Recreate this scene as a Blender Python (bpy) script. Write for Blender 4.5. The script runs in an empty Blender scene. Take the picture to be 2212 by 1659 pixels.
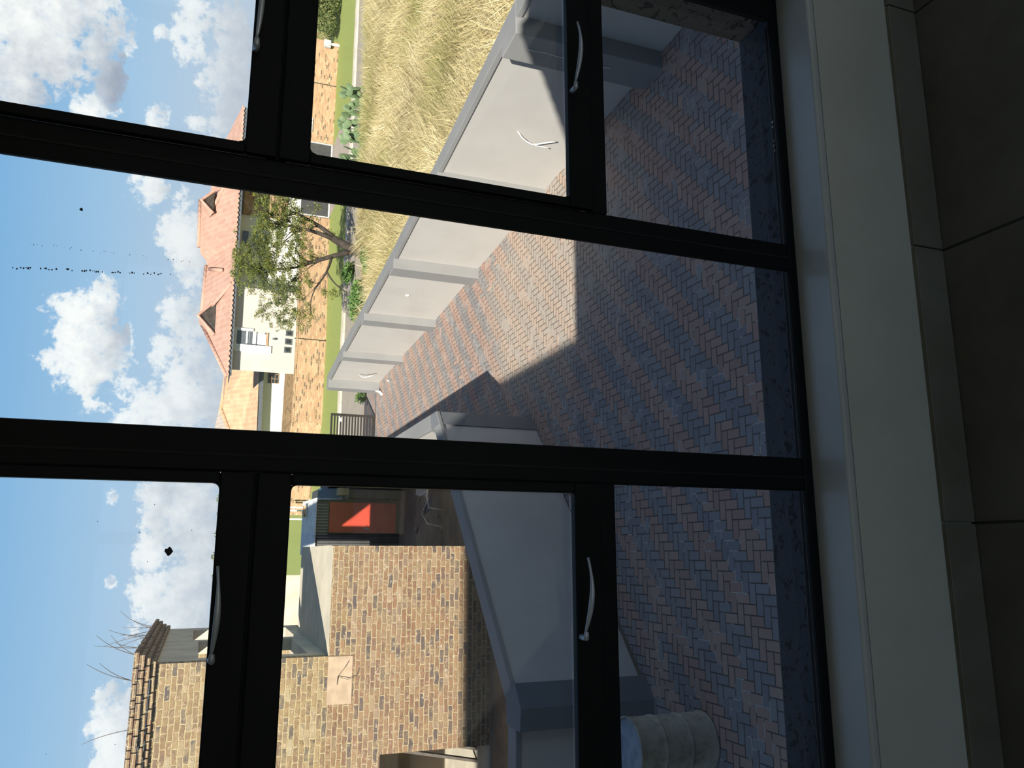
import bpy, math, random
import numpy as np
from mathutils import Vector, Matrix
R = math.radians
scn = bpy.context.scene
col = scn.collection
random.seed(7)

# ------------------------------------------------------------------ camera
FPX, YAW, PITCH, ROLL = 1725.46, 0.2227, 0.3572, 0.0784
cy, sy, cp, sp = math.cos(YAW), math.sin(YAW), math.cos(PITCH), math.sin(PITCH)
F = Vector((sy*cp, cy*cp, -sp)); Rt = Vector((cy, -sy, 0)); U = Rt.cross(F)
Rr = Rt*math.cos(ROLL) + U*math.sin(ROLL)
Ur = U*math.cos(ROLL) - Rt*math.sin(ROLL)
cam_d = bpy.data.cameras.new('camera'); cam = bpy.data.objects.new('camera', cam_d); col.objects.link(cam)
M = Matrix((-Ur, Rr, -F)).transposed().to_4x4()          # phone held on its side
M.translation = Vector((0, -1.3336, 1.5001))
cam.matrix_world = M
cam_d.sensor_width = 36; cam_d.lens = FPX/2212*36
cam_d.clip_start = 0.02; cam_d.clip_end = 2000
scn.camera = cam
scn.view_settings.view_transform = 'Standard'
scn.view_settings.look = 'None'
scn.view_settings.exposure = 0.0
scn.view_settings.gamma = 1.0
scn.view_settings.use_curve_mapping = False

# ------------------------------------------------------------------ sun
SUND = Vector((1.30, 2.30, -1.66)).normalized()
sd = bpy.data.lights.new('sun', 'SUN'); sd.energy = 10.5; sd.angle = R(0.6); sd.color = (1.0, 0.93, 0.82)
so = bpy.data.objects.new('sun', sd); col.objects.link(so)
so.rotation_euler = SUND.to_track_quat('-Z', 'Y').to_euler(); so.location = (-20, -40, 30)

# ------------------------------------------------------------------ node helper
class NT:
    def __init__(s, tree): s.t = tree; s.n = tree.nodes; s.l = tree.links
    def new(s, typ, **kw):
        n = s.n.new(typ)
        for k, v in kw.items(): setattr(n, k, v)
        return n
    def put(s, sock, v):
        if v is None: return
        if hasattr(v, 'is_linked') or hasattr(v, 'links'): s.l.new(v, sock)
        else: sock.default_value = v
    def m(s, op, a=None, b=None, c=None, clamp=False):
        n = s.n.new('ShaderNodeMath'); n.operation = op; n.use_clamp = clamp
        s.put(n.inputs[0], a); s.put(n.inputs[1], b)
        if c is not None: s.put(n.inputs[2], c)
        return n.outputs[0]
    def mix(s, f, a, b, blend='MIX'):
        n = s.n.new('ShaderNodeMix'); n.data_type = 'RGBA'; n.blend_type = blend
        s.put(n.inputs[0], f); s.put(n.inputs[6], a); s.put(n.inputs[7], b)
        return n.outputs[2]
    def noise(s, vec, scale, detail=4, rough=.55, dist=0):
        n = s.n.new('ShaderNodeTexNoise'); s.put(n.inputs['Vector'], vec)
        n.inputs['Scale'].default_value = scale; n.inputs['Detail'].default_value = detail
        n.inputs['Roughness'].default_value = rough; n.inputs['Distortion'].default_value = dist
        return n.outputs['Fac']
    def ramp(s, f, stops, interp='LINEAR'):
        n = s.n.new('ShaderNodeValToRGB'); n.color_ramp.interpolation = interp
        e = n.color_ramp.elements
        while len(e) < len(stops): e.new(0.5)
        for i, (p, c) in enumerate(stops):
            e[i].position = p; e[i].color = (*c, 1) if len(c) == 3 else c
        s.put(n.inputs[0], f); return n.outputs[0]
    def step(s, x, lo, hi):
        n = s.n.new('ShaderNodeMapRange'); n.interpolation_type = 'SMOOTHSTEP'; n.clamp = True
        s.put(n.inputs[0], x); s.put(n.inputs[1], lo); s.put(n.inputs[2], hi)
        n.inputs[3].default_value = 0; n.inputs[4].default_value = 1
        return n.outputs[0]

# ------------------------------------------------------------------ sky with clouds
w = bpy.data.worlds.new('sky'); scn.world = w; w.use_nodes = True
nt = NT(w.node_tree); nt.n.clear()
tc = nt.new('ShaderNodeTexCoord'); vec = tc.outputs['Generated']
sx = nt.new('ShaderNodeSeparateXYZ'); nt.l.new(vec, sx.inputs[0])
az = nt.m('MULTIPLY', nt.m('ARCTAN2', sx.outputs[0], sx.outputs[1]), 57.2958)
el = nt.m('MULTIPLY', nt.m('ARCSINE', sx.outputs[2]), 57.2958)
# each cloud: azimuth, elevation of its middle, half width, half height (degrees), brightness
def pxdir(x, y):
    d = F + Rr*((829.5-y)/FPX) + Ur*((1106-x)/FPX)
    return math.degrees(math.atan2(d.x, d.y)), math.degrees(math.atan2(d.z, math.hypot(d.x, d.y)))
CL = [(175,690,52,62,1),(190,765,62,55,1),(215,640,36,42,.95),(185,825,28,26,1),(150,715,30,40,1),(225,730,38,60,.8),
      (395,490,38,55,1),(412,560,30,48,.95),(375,520,22,30,1),(430,600,20,30,.9),(445,690,40,60,.75),
      (385,690,30,50,.95),(400,780,52,70,.92),(360,760,30,40,1),(300,880,66,50,1),(275,925,50,40,1),(380,880,50,60,.95),(345,960,70,60,.95),(440,850,50,70,.85),
      (325,415,32,30,1),(300,385,15,20,.95),(405,410,16,18,.95),
      (70,60,90,95,.86),(165,45,85,50,.95),(110,130,70,50,.9),(35,180,50,70,.8),(200,100,30,50,.82),(130,10,70,40,.9),
      (240,165,26,52,.62),(190,235,28,26,.95),(340,255,22,36,.95),
      (420,55,36,55,1),(350,75,14,22,.9),(435,175,14,20,.95),(432,265,24,22,.95),(500,80,40,90,.8),(490,200,40,70,.8),(410,110,14,24,.95),
      (345,1075,40,40,.85),(335,1120,30,60,.85),(328,1185,32,50,1.0),(390,1150,60,70,.84),(330,1290,36,60,1),(400,1290,60,70,.86),(420,1080,50,60,.85),(440,1200,40,90,.84),
      (240,1255,16,18,.82),(80,1045,22,18,.78),(245,1075,14,22,.8),
      (235,1500,26,24,.85),(260,1545,40,40,.97),(245,1610,34,60,1),(290,1640,30,50,1)]
fld = None; brs = None
warp = nt.noise(vec, 22, 5, .6)
warp2 = nt.noise(vec, 75, 6, .65)
for (x, y, rx, ry, b) in CL:
    a0, e0 = pxdir(x, y); ra = ry/30.0*(1.22 if rx > 25 else 1.05); re = rx/30.0*(1.22 if rx > 25 else 1.05)
    u = nt.m('MULTIPLY_ADD', az, 1/ra, -a0/ra); v = nt.m('MULTIPLY_ADD', el, 1/re, -e0/re)
    q = nt.m('SUBTRACT', 1.0, nt.m('ADD', nt.m('MULTIPLY', u, u), nt.m('MULTIPLY', v, v)))
    if rx < 25: q = nt.m('MULTIPLY_ADD', q, .8, -.28 if b > .86 else -.62)
    q = nt.m('MAXIMUM', q, -1.5)
    # lower half of each cloud is greyer, the sun-side top is white
    br = nt.m('MULTIPLY', nt.m('MAXIMUM', q, 0), nt.m('MULTIPLY_ADD', v, .16, b))
    wq = nt.m('MAXIMUM', q, 0)
    if fld is None: fld, brs, ws = q, br, wq
    else: fld = nt.m('SMOOTH_MAX', fld, q, .25) if False else nt.m('MAXIMUM', fld, q); brs = nt.m('ADD', brs, br); ws = nt.m('ADD', ws, wq)
# clouds outside the view: broken cumulus from noise
low = nt.noise(vec, 3.2, 8, .6)
far_f = nt.m('MULTIPLY_ADD', low, 7, -4.4)
inview = nt.m('MULTIPLY', nt.step(az, -20, -14), nt.m('SUBTRACT', 1, nt.step(az, 36, 42)))
inview = nt.m('MULTIPLY', inview, nt.m('SUBTRACT', 1, nt.step(el, 15, 20)))
far_f = nt.m('ADD', far_f, nt.m('MULTIPLY', inview, -4))
fld = nt.m('MAXIMUM', fld, far_f)
warp3 = nt.noise(vec, 190, 5, .6)
fieldn = nt.m('ADD', nt.m('MULTIPLY_ADD', warp3, .9, nt.m('ADD', fld, -.36)), nt.m('ADD', nt.m('MULTIPLY_ADD', warp, 3.6, -1.9), nt.m('MULTIPLY_ADD', warp2, 2.9, -1.45)))
mask = nt.step(fieldn, -.1, .55)
thick = nt.step(fieldn, .1, 1.3)
bright = nt.m('DIVIDE', nt.m('ADD', brs, .02), nt.m('ADD', ws, .02))
sn = nt.noise(vec, 34, 6, .62)
bright = nt.m('ADD', bright, nt.m('MULTIPLY_ADD', sn, .55, -.27))
ccol = nt.ramp(bright, [(0.55, (.42, .46, .56)), (0.76, (.66, .69, .76)), (0.88, (.92, .93, .95)), (1.0, (1.15, 1.14, 1.12))])
base = nt.ramp(nt.m('MULTIPLY_ADD', el, 1/90, .05), [(0.0, (.55, .66, .78)), (0.06, (.57, .68, .82)), (0.12, (.42, .64, .88)), (0.20, (.24, .51, .84)), (0.30, (.17, .30, .50)), (0.5, (.13, .20, .34)), (1.0, (.09, .13, .22))])
haze = nt.m('SUBTRACT', 1, nt.step(el, 0, 9))
ccol = nt.mix(nt.m('MULTIPLY', haze, .35), ccol, (.66, .72, .80, 1))
skyc = nt.mix(nt.m('MULTIPLY', mask, nt.m('MULTIPLY_ADD', thick, .25, .75)), base, ccol)
below = nt.step(el, -7, -4.5)
skyc = nt.mix(below, (.10, .12, .07, 1), skyc)
bg = nt.new('ShaderNodeBackground'); nt.l.new(skyc, bg.inputs[0]); bg.inputs[1].default_value = 1.0
ow = nt.new('ShaderNodeOutputWorld'); nt.l.new(bg.outputs[0], ow.inputs[0])

# ------------------------------------------------------------------ materials
MATS = {}
def mat(name):
    m = bpy.data.materials.new(name); m.use_nodes = True
    MATS[name] = m
    n = NT(m.node_tree); b = m.node_tree.nodes['Principled BSDF']
    return m, n, b
def simple(name, c, rough=.7, metal=0.0, var=.12, scale=8, bump=0.0, bscale=60, spec=.4, c2=None):
    m, n, b = mat(name)
    t = n.new('ShaderNodeTexCoord'); o = t.outputs['Object']
    f = n.noise(o, scale, 5)
    c2 = c2 or tuple(x*(1-var*2) for x in c)
    cc = n.mix(n.step(f, .35, .68), (*c, 1), (*c2, 1))
    n.l.new(cc, b.inputs['Base Color']); b.inputs['Roughness'].default_value = rough
    b.inputs['Metallic'].default_value = metal; b.inputs['Specular IOR Level'].default_value = spec
    if bump:
        bn = n.new('ShaderNodeBump'); bn.inputs['Strength'].default_value = bump; bn.inputs['Distance'].default_value = .01
        n.l.new(n.noise(o, bscale, 6, .65), bn.inputs['Height']); n.l.new(bn.outputs[0], b.inputs['Normal'])
    return m

simple('frame_black', (.008, .008, .009), .55, 0, .1, 10, spec=.12)
simple('gasket', (.008, .008, .008), .8)
simple('plaster_light', (.45, .425, .405), .85, 0, .03, 1.4, .22, 90)
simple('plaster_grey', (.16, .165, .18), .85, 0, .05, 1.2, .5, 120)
simple('plaster_pier', (.225, .222, .222), .85, 0, .04, 1.2, .22, 90)
simple('plaster_inside', (.56, .54, .47), .38, 0, .05, 3, .25, 40, spec=.55)
simple('sill_paint', (.50, .50, .47), .22, 0, .05, 3, .12, 30, spec=.6)
simple('plaster_out_dark', (.05, .058, .075), .9, 0, .2, 20, 0, 60)
simple('ceiling_white', (.65, .65, .62), .9)
simple('asphalt', (.33, .28, .235), .9, 0, .08, 3, .4, 90, c2=(.28, .245, .21))
simple('concrete', (.58, .51, .40), .9, 0, .1, 2.2, .5, 70, c2=(.46, .41, .33))
simple('concrete_drive', (.36, .30, .26), .9, 0, .08, 2, .2, 80)
simple('kerb', (.62, .54, .44), .85, 0, .12, 2.5, .5, 60)
simple('lawn', (.27, .30, .085), .95, 0, .15, 5, 1.2, 40, c2=(.22, .27, .07))
simple('field_soil', (.34, .25, .12), .95, 0, .2, 2.5, 1.0, 30, c2=(.25, .20, .08))
simple('dirt', (.20, .155, .11), .95, 0, .3, 1.6, .8, 25, c2=(.12, .10, .08))
simple('sand', (.48, .37, .22), .95, 0, .2, 4, .8, 40)
simple('gate_dark', (.035, .030, .028), .5, .3)
simple('grey_box', (.50, .50, .50), .6)
simple('house_cream', (.56, .49, .42), .85, 0, .03, 1)
simple('house_white', (.80, .77, .70), .85, 0, .03, 1)
simple('gutter_grey', (.10, .11, .125), .5)
simple('charcoal_paint', (.06, .058, .058), .6)
simple('shed_metal', (.16, .155, .155), .45, .55, .15, 3)
simple('door_red', (.50, .06, .03), .55, 0, .12, 3, c2=(.42, .045, .025))
simple('white_paint', (.75, .75, .72), .6)
simple('steel', (.55, .57, .60), .3, .9)
simple('silver_handle', (.55, .58, .66), .3, .35)
simple('dark_glass', (.03, .035, .04), .08, 0, spec=.8)
simple('blue_glass', (.04, .12, .20), .1, 0, spec=.9)
simple('curtain', (.62, .62, .58), .9)
simple('bark', (.060, .047, .038), .9, 0, .25, 6, .8, 40)
simple('bush_leaf', (.10, .13, .045), .7, 0, .4, 1.5, c2=(.22, .21, .08))
simple('weed_leaf', (.10, .19, .05), .6, 0, .3, 2)
simple('pear_green', (.10, .16, .075), .6, 0, .2, 6, c2=(.15, .20, .10))
simple('blue_plastic', (.05, .18, .62), .4)
simple('rubble', (.25, .22, .19), .9)
simple('pvc', (.75, .75, .73), .4)
simple('cable_white', (.85, .85, .82), .5)
simple('twig', (.12, .10, .085), .9)
simple('drum_lid', (.30, .33, .37), .6, 0, .3, 7, c2=(.20, .22, .26))
simple('patch_render', (.46, .34, .24), .9, 0, .1, 6)
simple('putty', (.6, .62, .66), .7)
simple('speck', (.02, .02, .03), .8)
simple('roof_membrane', (.30, .30, .30), .8)

def drum_mat():
    m, n, b = mat('drum_metal')
    o = n.new('ShaderNodeTexCoord').outputs['Object']
    f = n.noise(o, 5, 8, .7)
    c = n.ramp(f, [(.30, (.15, .12, .09)), (.48, (.33, .30, .24)), (.62, (.40, .37, .30)), (.75, (.24, .21, .165))])
    n.l.new(c, b.inputs['Base Color']); b.inputs['Roughness'].default_value = .75
    bn = n.new('ShaderNodeBump'); bn.inputs['Strength'].default_value = .5; bn.inputs['Distance'].default_value = .006
    n.l.new(n.noise(o, 18, 6), bn.inputs['Height']); n.l.new(bn.outputs[0], b.inputs['Normal'])
drum_mat()

def glass_mat():
    m, n, b = mat('window_glass'); n.n.remove(b)
    tr = n.new('ShaderNodeBsdfTransparent'); tr.inputs[0].default_value = (.93, .95, .95, 1)
    gl = n.new('ShaderNodeBsdfGlossy'); gl.inputs[1] .default_value = .02; gl.inputs[0].default_value = (.8, .8, .8, 1)
    df = n.new('ShaderNodeBsdfDiffuse'); df.inputs[0].default_value = (.5, .5, .52, 1)
    lw_ = n.new('ShaderNodeLayerWeight'); lw_.inputs[0].default_value = .5
    frs = n.m('MULTIPLY_ADD', n.m('POWER', lw_.outputs[1], 5.0), .9, .020)
    mx = n.new('ShaderNodeMixShader'); n.l.new(frs, mx.inputs[0]); n.l.new(tr.outputs[0], mx.inputs[1]); n.l.new(gl.outputs[0], mx.inputs[2])
    o = n.new('ShaderNodeTexCoord').outputs['Object']
    dust = n.m('MULTIPLY', n.step(n.noise(o, 3.0, 6), .45, .8), .012)
    m2 = n.new('ShaderNodeMixShader'); n.l.new(dust, m2.inputs[0]); n.l.new(mx.outputs[0], m2.inputs[1]); n.l.new(df.outputs[0], m2.inputs[2])
    n.l.new(m2.outputs[0], n.n['Material Output'].inputs[0])
glass_mat()

def outside_plaster():
    for nm, c, c2 in (('plaster_rough_slate', (.042, .050, .066), (.008, .010, .014)), ('plaster_rough_brown', (.105, .080, .070), (.028, .022, .020))):
        m, n, b = mat(nm)
        o = n.new('ShaderNodeTexCoord').outputs['Object']
        mp = n.new('ShaderNodeMapping'); mp.inputs['Scale'].default_value = (1, 1, 1); n.l.new(o, mp.inputs[0])
        f = n.noise(mp.outputs[0], 38, 6, .7); g = n.step(n.noise(mp.outputs[0], 42, 4, .6, .8), .56, .62)
        cc = n.mix(g, (*c, 1), (*c2, 1)); n.l.new(cc, b.inputs['Base Color']); b.inputs['Roughness'].default_value = .9
        bn = n.new('ShaderNodeBump'); bn.inputs['Strength'].default_value = 1; bn.inputs['Distance'].default_value = .008
        n.l.new(n.m('SUBTRACT', f, n.m('MULTIPLY', g, .5)), bn.inputs['Height']); n.l.new(bn.outputs[0], b.inputs['Normal'])
outside_plaster()

def paver_mat():
    m, n, b = mat('herringbone_pavers')
    g = n.new('ShaderNodeNewGeometry'); s = n.new('ShaderNodeSeparateXYZ'); n.l.new(g.outputs['Position'], s.inputs[0])
    W = .1
    x = n.m('MULTIPLY', n.m('ADD', s.outputs[0], 99.98), 1/W); y = n.m('MULTIPLY', n.m('ADD', s.outputs[1], 100), 1/W)
    i = n.m('FLOOR', x); j = n.m('FLOOR', y); fx = n.m('SUBTRACT', x, i); fy = n.m('SUBTRACT', y, j)
    d = n.m('ADD', n.m('SUBTRACT', i, j), 4000)
    k = n.m('MODULO', d, 4)
    def eq(v): return n.m('COMPARE', k, float(v), .1)
    e0, e1, e2, e3 = eq(0), eq(1), eq(2), eq(3)
    dl = n.m('ADD', fx, e1); dr = n.m('ADD', n.m('SUBTRACT', 1, fx), e0)
    db = n.m('ADD', fy, e2); dt = n.m('ADD', n.m('SUBTRACT', 1, fy), e3)
    dist = n.m('MINIMUM', n.m('MINIMUM', dl, dr), n.m('MINIMUM', db, dt))
    joint = n.step(dist, .03, .085)
    bi = n.m('SUBTRACT', i, e1); bj = n.m('SUBTRACT', j, e2)
    cv = n.new('ShaderNodeCombineXYZ'); n.l.new(bi, cv.inputs[0]); n.l.new(bj, cv.inputs[1]); n.l.new(n.m('ADD', e2, e3), cv.inputs[2])
    wn = n.new('ShaderNodeTexWhiteNoise'); wn.noise_dimensions = '3D'; n.l.new(cv.outputs[0], wn.inputs[0]); rnd = wn.outputs[0]
    band = n.m('MODULO', n.m('FLOOR', n.m('DIVIDE', d, 4)), 2)
    flip = n.m('GREATER_THAN', rnd, .97)
    band = n.m('ABSOLUTE', n.m('SUBTRACT', band, flip))
    grey = n.mix(rnd, (.175, .175, .195, 1), (.245, .24, .245, 1))
    red = n.mix(rnd, (.33, .195, .155, 1), (.40, .26, .21, 1))
    c = n.mix(band, grey, red)
    pos = g.outputs['Position']
    big = n.noise(pos, .35, 4)
    c = n.mix(n.m('MULTIPLY', n.step(n.noise(pos, 60, 4), .3, .7), .35), c, (.30, .25, .22, 1))
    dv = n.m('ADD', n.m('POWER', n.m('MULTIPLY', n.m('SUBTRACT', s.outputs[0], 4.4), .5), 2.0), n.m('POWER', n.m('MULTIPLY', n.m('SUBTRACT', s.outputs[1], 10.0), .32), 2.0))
    glare_haze = n.m('SUBTRACT', 1, n.step(n.m('ADD', dv, n.m('MULTIPLY_ADD', n.noise(pos, .9, 5), 1.2, -.6)), .2, 1.3))  # beige patch: hazy glare painted into the paver colour
    c = n.mix(n.m('MULTIPLY_ADD', glare_haze, .62, n.m('MULTIPLY', n.step(big, .35, .7), .22)), c, (.46, .37, .29, 1))
    eff = n.step(n.noise(pos, 1.6, 7, .72), .70, .80)
    c = n.mix(n.m('MULTIPLY', eff, .3), c, (.55, .53, .52, 1))
    jc = n.mix(n.step(n.noise(pos, 4, 5), .55, .62), (.10, .085, .075, 1), (.46, .43, .40, 1))
    c = n.mix(n.m('SUBTRACT', 1, joint), c, jc)
    n.l.new(c, b.inputs['Base Color']); b.inputs['Roughness'].default_value = .8; b.inputs['Specular IOR Level'].default_value = .3
    bn = n.new('ShaderNodeBump'); bn.inputs['Strength'].default_value = .9; bn.inputs['Distance'].default_value = .006
    n.l.new(n.m('ADD', joint, n.m('MULTIPLY', rnd, .35)), bn.inputs['Height']); n.l.new(bn.outputs[0], b.inputs['Normal'])
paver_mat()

def brick_mat(name, stops, mortar, bw=.232, rh=.085, ms=.012, smear=None, white=0, sm=.0, bumpd=.012, edge=.1):
    m, n, b = mat(name)
    uv = n.new('ShaderNodeTexCoord').outputs['UV']
    wob = n.new('ShaderNodeTexNoise'); n.l.new(uv, wob.inputs['Vector']); wob.inputs['Scale'].default_value = 9
    vm = n.new('ShaderNodeVectorMath'); vm.operation = 'SUBTRACT'; n.l.new(wob.outputs['Color'], vm.inputs[0]); vm.inputs[1].default_value = (.5, .5, .5)
    vs = n.new('ShaderNodeVectorMath'); vs.operation = 'SCALE'; n.l.new(vm.outputs[0], vs.inputs[0]); vs.inputs['Scale'].default_value = sm
    va = n.new('ShaderNodeVectorMath'); va.operation = 'ADD'; n.l.new(uv, va.inputs[0]); n.l.new(vs.outputs[0], va.inputs[1])
    def br(c1, c2, mo):
        t = n.new('ShaderNodeTexBrick'); n.l.new(va.outputs[0], t.inputs['Vector'])
        t.inputs['Scale'].default_value = 1; t.inputs['Brick Width'].default_value = bw; t.inputs['Row Height'].default_value = rh
        t.inputs['Mortar Size'].default_value = ms; t.inputs['Mortar Smooth'].default_value = .25; t.inputs['Bias'].default_value = 0
        t.inputs['Color1'].default_value = (*[c1]*3, 1); t.inputs['Color2'].default_value = (*[c2]*3, 1); t.inputs['Mortar'].default_value = (*[mo]*3, 1)
        return t
    t = br(0, 1, .5)
    c = n.ramp(t.outputs['Color'], stops)
    c = n.mix(n.m('MULTIPLY', n.noise(uv, 30, 5, .7), .35), c, (.09, .075, .06, 1))
    if sm: c = n.mix(n.m('MULTIPLY', n.step(n.noise(uv, 4.5, 5, .7), .48, .62), .45), c, (.13, .09, .075, 1)); c = n.mix(n.m('MULTIPLY', n.step(n.noise(uv, 8.5, 5, .7), .56, .64), .5), c, (.55, .42, .29, 1))
    fac = t.outputs['Fac']
    if smear:
        f = n.m('MULTIPLY', n.step(n.noise(uv, smear[1], 6, .7), .46, .60), smear[2]); c = n.mix(f, c, (*smear[0], 1))
    mo = n.mix(n.step(n.noise(uv, 20, 4), .45, .6), (*mortar, 1), (*[q*.8 for q in mortar], 1))
    c = n.mix(fac, c, mo)
    if white:
        f = n.m('MULTIPLY', n.step(n.noise(uv, 11, 7, .75), .58, .66), n.step(n.noise(uv, .9, 2), .42, .57))
        c = n.mix(n.m('MULTIPLY', f, white*.6), c, (.68, .64, .60, 1))
    n.l.new(c, b.inputs['Base Color']); b.inputs['Roughness'].default_value = .9; b.inputs['Specular IOR Level'].default_value = .2
    bn = n.new('ShaderNodeBump'); bn.inputs['Strength'].default_value = 1; bn.inputs['Distance'].default_value = bumpd*1.3
    h = n.m('SUBTRACT', n.m('MULTIPLY', n.noise(uv, 26, 6, .7), .9), n.m('MULTIPLY', fac, .6))
    n.l.new(h, bn.inputs['Height']); n.l.new(bn.outputs[0], b.inputs['Normal'])
    return m
brick_mat('clay_stock_brick', [(0, (.10, .08, .085)), (.16, (.13, .095, .09)), (.26, (.22, .12, .08)), (.5, (.27, .145, .085)), (.75, (.32, .19, .11)), (.9, (.25, .17, .12)), (1, (.42, .29, .19))],
          (.40, .31, .19), smear=((.31, .22, .12), 3.4, .5), white=1.0, sm=.045)
brick_mat('clay_stock_brick_yellow', [(0, (.11, .095, .10)), (.2, (.15, .12, .10)), (.32, (.25, .16, .10)), (.6, (.29, .19, .10)), (.85, (.36, .25, .14)), (1, (.44, .37, .25))],
          (.43, .34, .20), smear=((.37, .27, .15), 3.6, .55), white=.5, sm=.05)
brick_mat('facebrick_apricot', [(0, (.17, .11, .075)), (.12, (.22, .15, .09)), (.18, (.44, .25, .14)), (.6, (.51, .30, .17)), (1, (.60, .40, .24))],
          (.44, .31, .20), sm=.0, bumpd=.004)
brick_mat('facebrick_brown', [(0, (.16, .10, .06)), (1, (.30, .19, .11))], (.2, .14, .09), bumpd=.004)

def tile_floor():
    m, n, b = mat('floor_tiles')
    g = n.new('ShaderNodeNewGeometry'); s = n.new('ShaderNodeSeparateXYZ'); n.l.new(g.outputs['Position'], s.inputs[0])
    def cell(v, off):
        q = n.m('FRACT', n.m('MULTIPLY_ADD', v, 1/.6, off)); return n.m('MINIMUM', q, n.m('SUBTRACT', 1, q))
    dx = cell(s.outputs[0], 100 - 1.2602/.6 + math.floor(1.2602/.6)); dy = cell(s.outputs[1], 100 + .0964/.6)
    jt = n.step(n.m('MINIMUM', dx, dy), .0035, .0065)
    v = n.noise(g.outputs['Position'], 2.2, 8, .65, .8)
    c = n.ramp(v, [(.3, (.10, .092, .075)), (.5, (.135, .125, .105)), (.7, (.17, .16, .14))])
    c = n.mix(jt, (.035, .035, .035, 1), c)
    n.l.new(c, b.inputs['Base Color']); b.inputs['Roughness'].default_value = .42; b.inputs['Specular IOR Level'].default_value = .35
    bn = n.new('ShaderNodeBump'); bn.inputs['Strength'].default_value = .5; bn.inputs['Distance'].default_value = .003
    n.l.new(jt, bn.inputs['Height']); n.l.new(bn.outputs[0], b.inputs['Normal'])
    m, n, b = mat('skirting_tile')
    o = n.new('ShaderNodeTexCoord').outputs['Object']
    v = n.noise(o, 2.6, 8, .65, .8)
    c = n.ramp(v, [(.3, (.12, .105, .075)), (.5, (.16, .145, .11)), (.7, (.20, .185, .15))])
    n.l.new(c, b.inputs['Base Color']); b.inputs['Roughness'].default_value = .4
tile_floor()

def rooftile_mat(name, c1, c2, vx=.30, vy=.34):
    m, n, b = mat(name)
    uv = n.new('ShaderNodeTexCoord').outputs['UV']
    s = n.new('ShaderNodeSeparateXYZ'); n.l.new(uv, s.inputs[0])
    u = n.m('MULTIPLY', s.outputs[0], 1/vx); v = n.m('MULTIPLY', s.outputs[1], 1/vy)
    fv = n.m('FRACT', v); wu = n.m('SINE', n.m('MULTIPLY', u, 6.2832))
    cv = n.new('ShaderNodeCombineXYZ'); n.l.new(n.m('FLOOR', u), cv.inputs[0]); n.l.new(n.m('FLOOR', v), cv.inputs[1])
    wn = n.new('ShaderNodeTexWhiteNoise'); n.l.new(cv.outputs[0], wn.inputs[0])
    c = n.mix(wn.outputs[0], (*c1, 1), (*c2, 1))
    n.l.new(c, b.inputs['Base Color']); b.inputs['Roughness'].default_value = .8
    bn = n.new('ShaderNodeBump'); bn.inputs['Strength'].default_value = .45; bn.inputs['Distance'].default_value = .028
    n.l.new(n.m('ADD', n.m('MULTIPLY', wu, .5), n.m('MULTIPLY', fv, -1.0)), bn.inputs['Height']); n.l.new(bn.outputs[0], b.inputs['Normal'])
rooftile_mat('roof_tile_terracotta', (.41, .235, .175), (.46, .285, .22))
rooftile_mat('roof_tile_tan', (.46, .28, .165), (.54, .36, .22))
rooftile_mat('roof_tile_pale', (.40, .33, .28), (.46, .38, .32))

def tint_mat(name, stops, rough=.75, trans=.0):
    m, n, b = mat(name)
    a = n.new('ShaderNodeAttribute'); a.attribute_name = 'tint'
    c = n.ramp(a.outputs['Fac'], stops)
    n.l.new(c, b.inputs['Base Color']); b.inputs['Roughness'].default_value = rough; b.inputs['Specular IOR Level'].default_value = .2
    if trans:
        t = n.new('ShaderNodeBsdfTranslucent'); n.l.new(c, t.inputs[0])
        mx = n.new('ShaderNodeMixShader'); mx.inputs[0].default_value = trans
        n.l.new(b.outputs[0], mx.inputs[1]); n.l.new(t.outputs[0], mx.inputs[2]); n.l.new(mx.outputs[0], n.n['Material Output'].inputs[0])
tint_mat('dry_grass', [(0, (.19, .22, .07)), (.25, (.34, .32, .13)), (.5, (.50, .41, .21)), (.75, (.68, .57, .34)), (1, (.86, .77, .54))], trans=.3)
tint_mat('tree_leaf', [(0, (.07, .10, .03)), (.5, (.14, .17, .05)), (.85, (.24, .26, .08)), (1, (.45, .36, .05))], .6, trans=.3)
tint_mat('shrub_leaf', [(0, (.06, .09, .03)), (.6, (.16, .19, .07)), (1, (.32, .31, .14))], .7, trans=.25)
tint_mat('weed_leaf_tint', [(0, (.08, .15, .04)), (.6, (.13, .25, .07)), (1, (.22, .33, .11))], .6, trans=.3)

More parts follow.
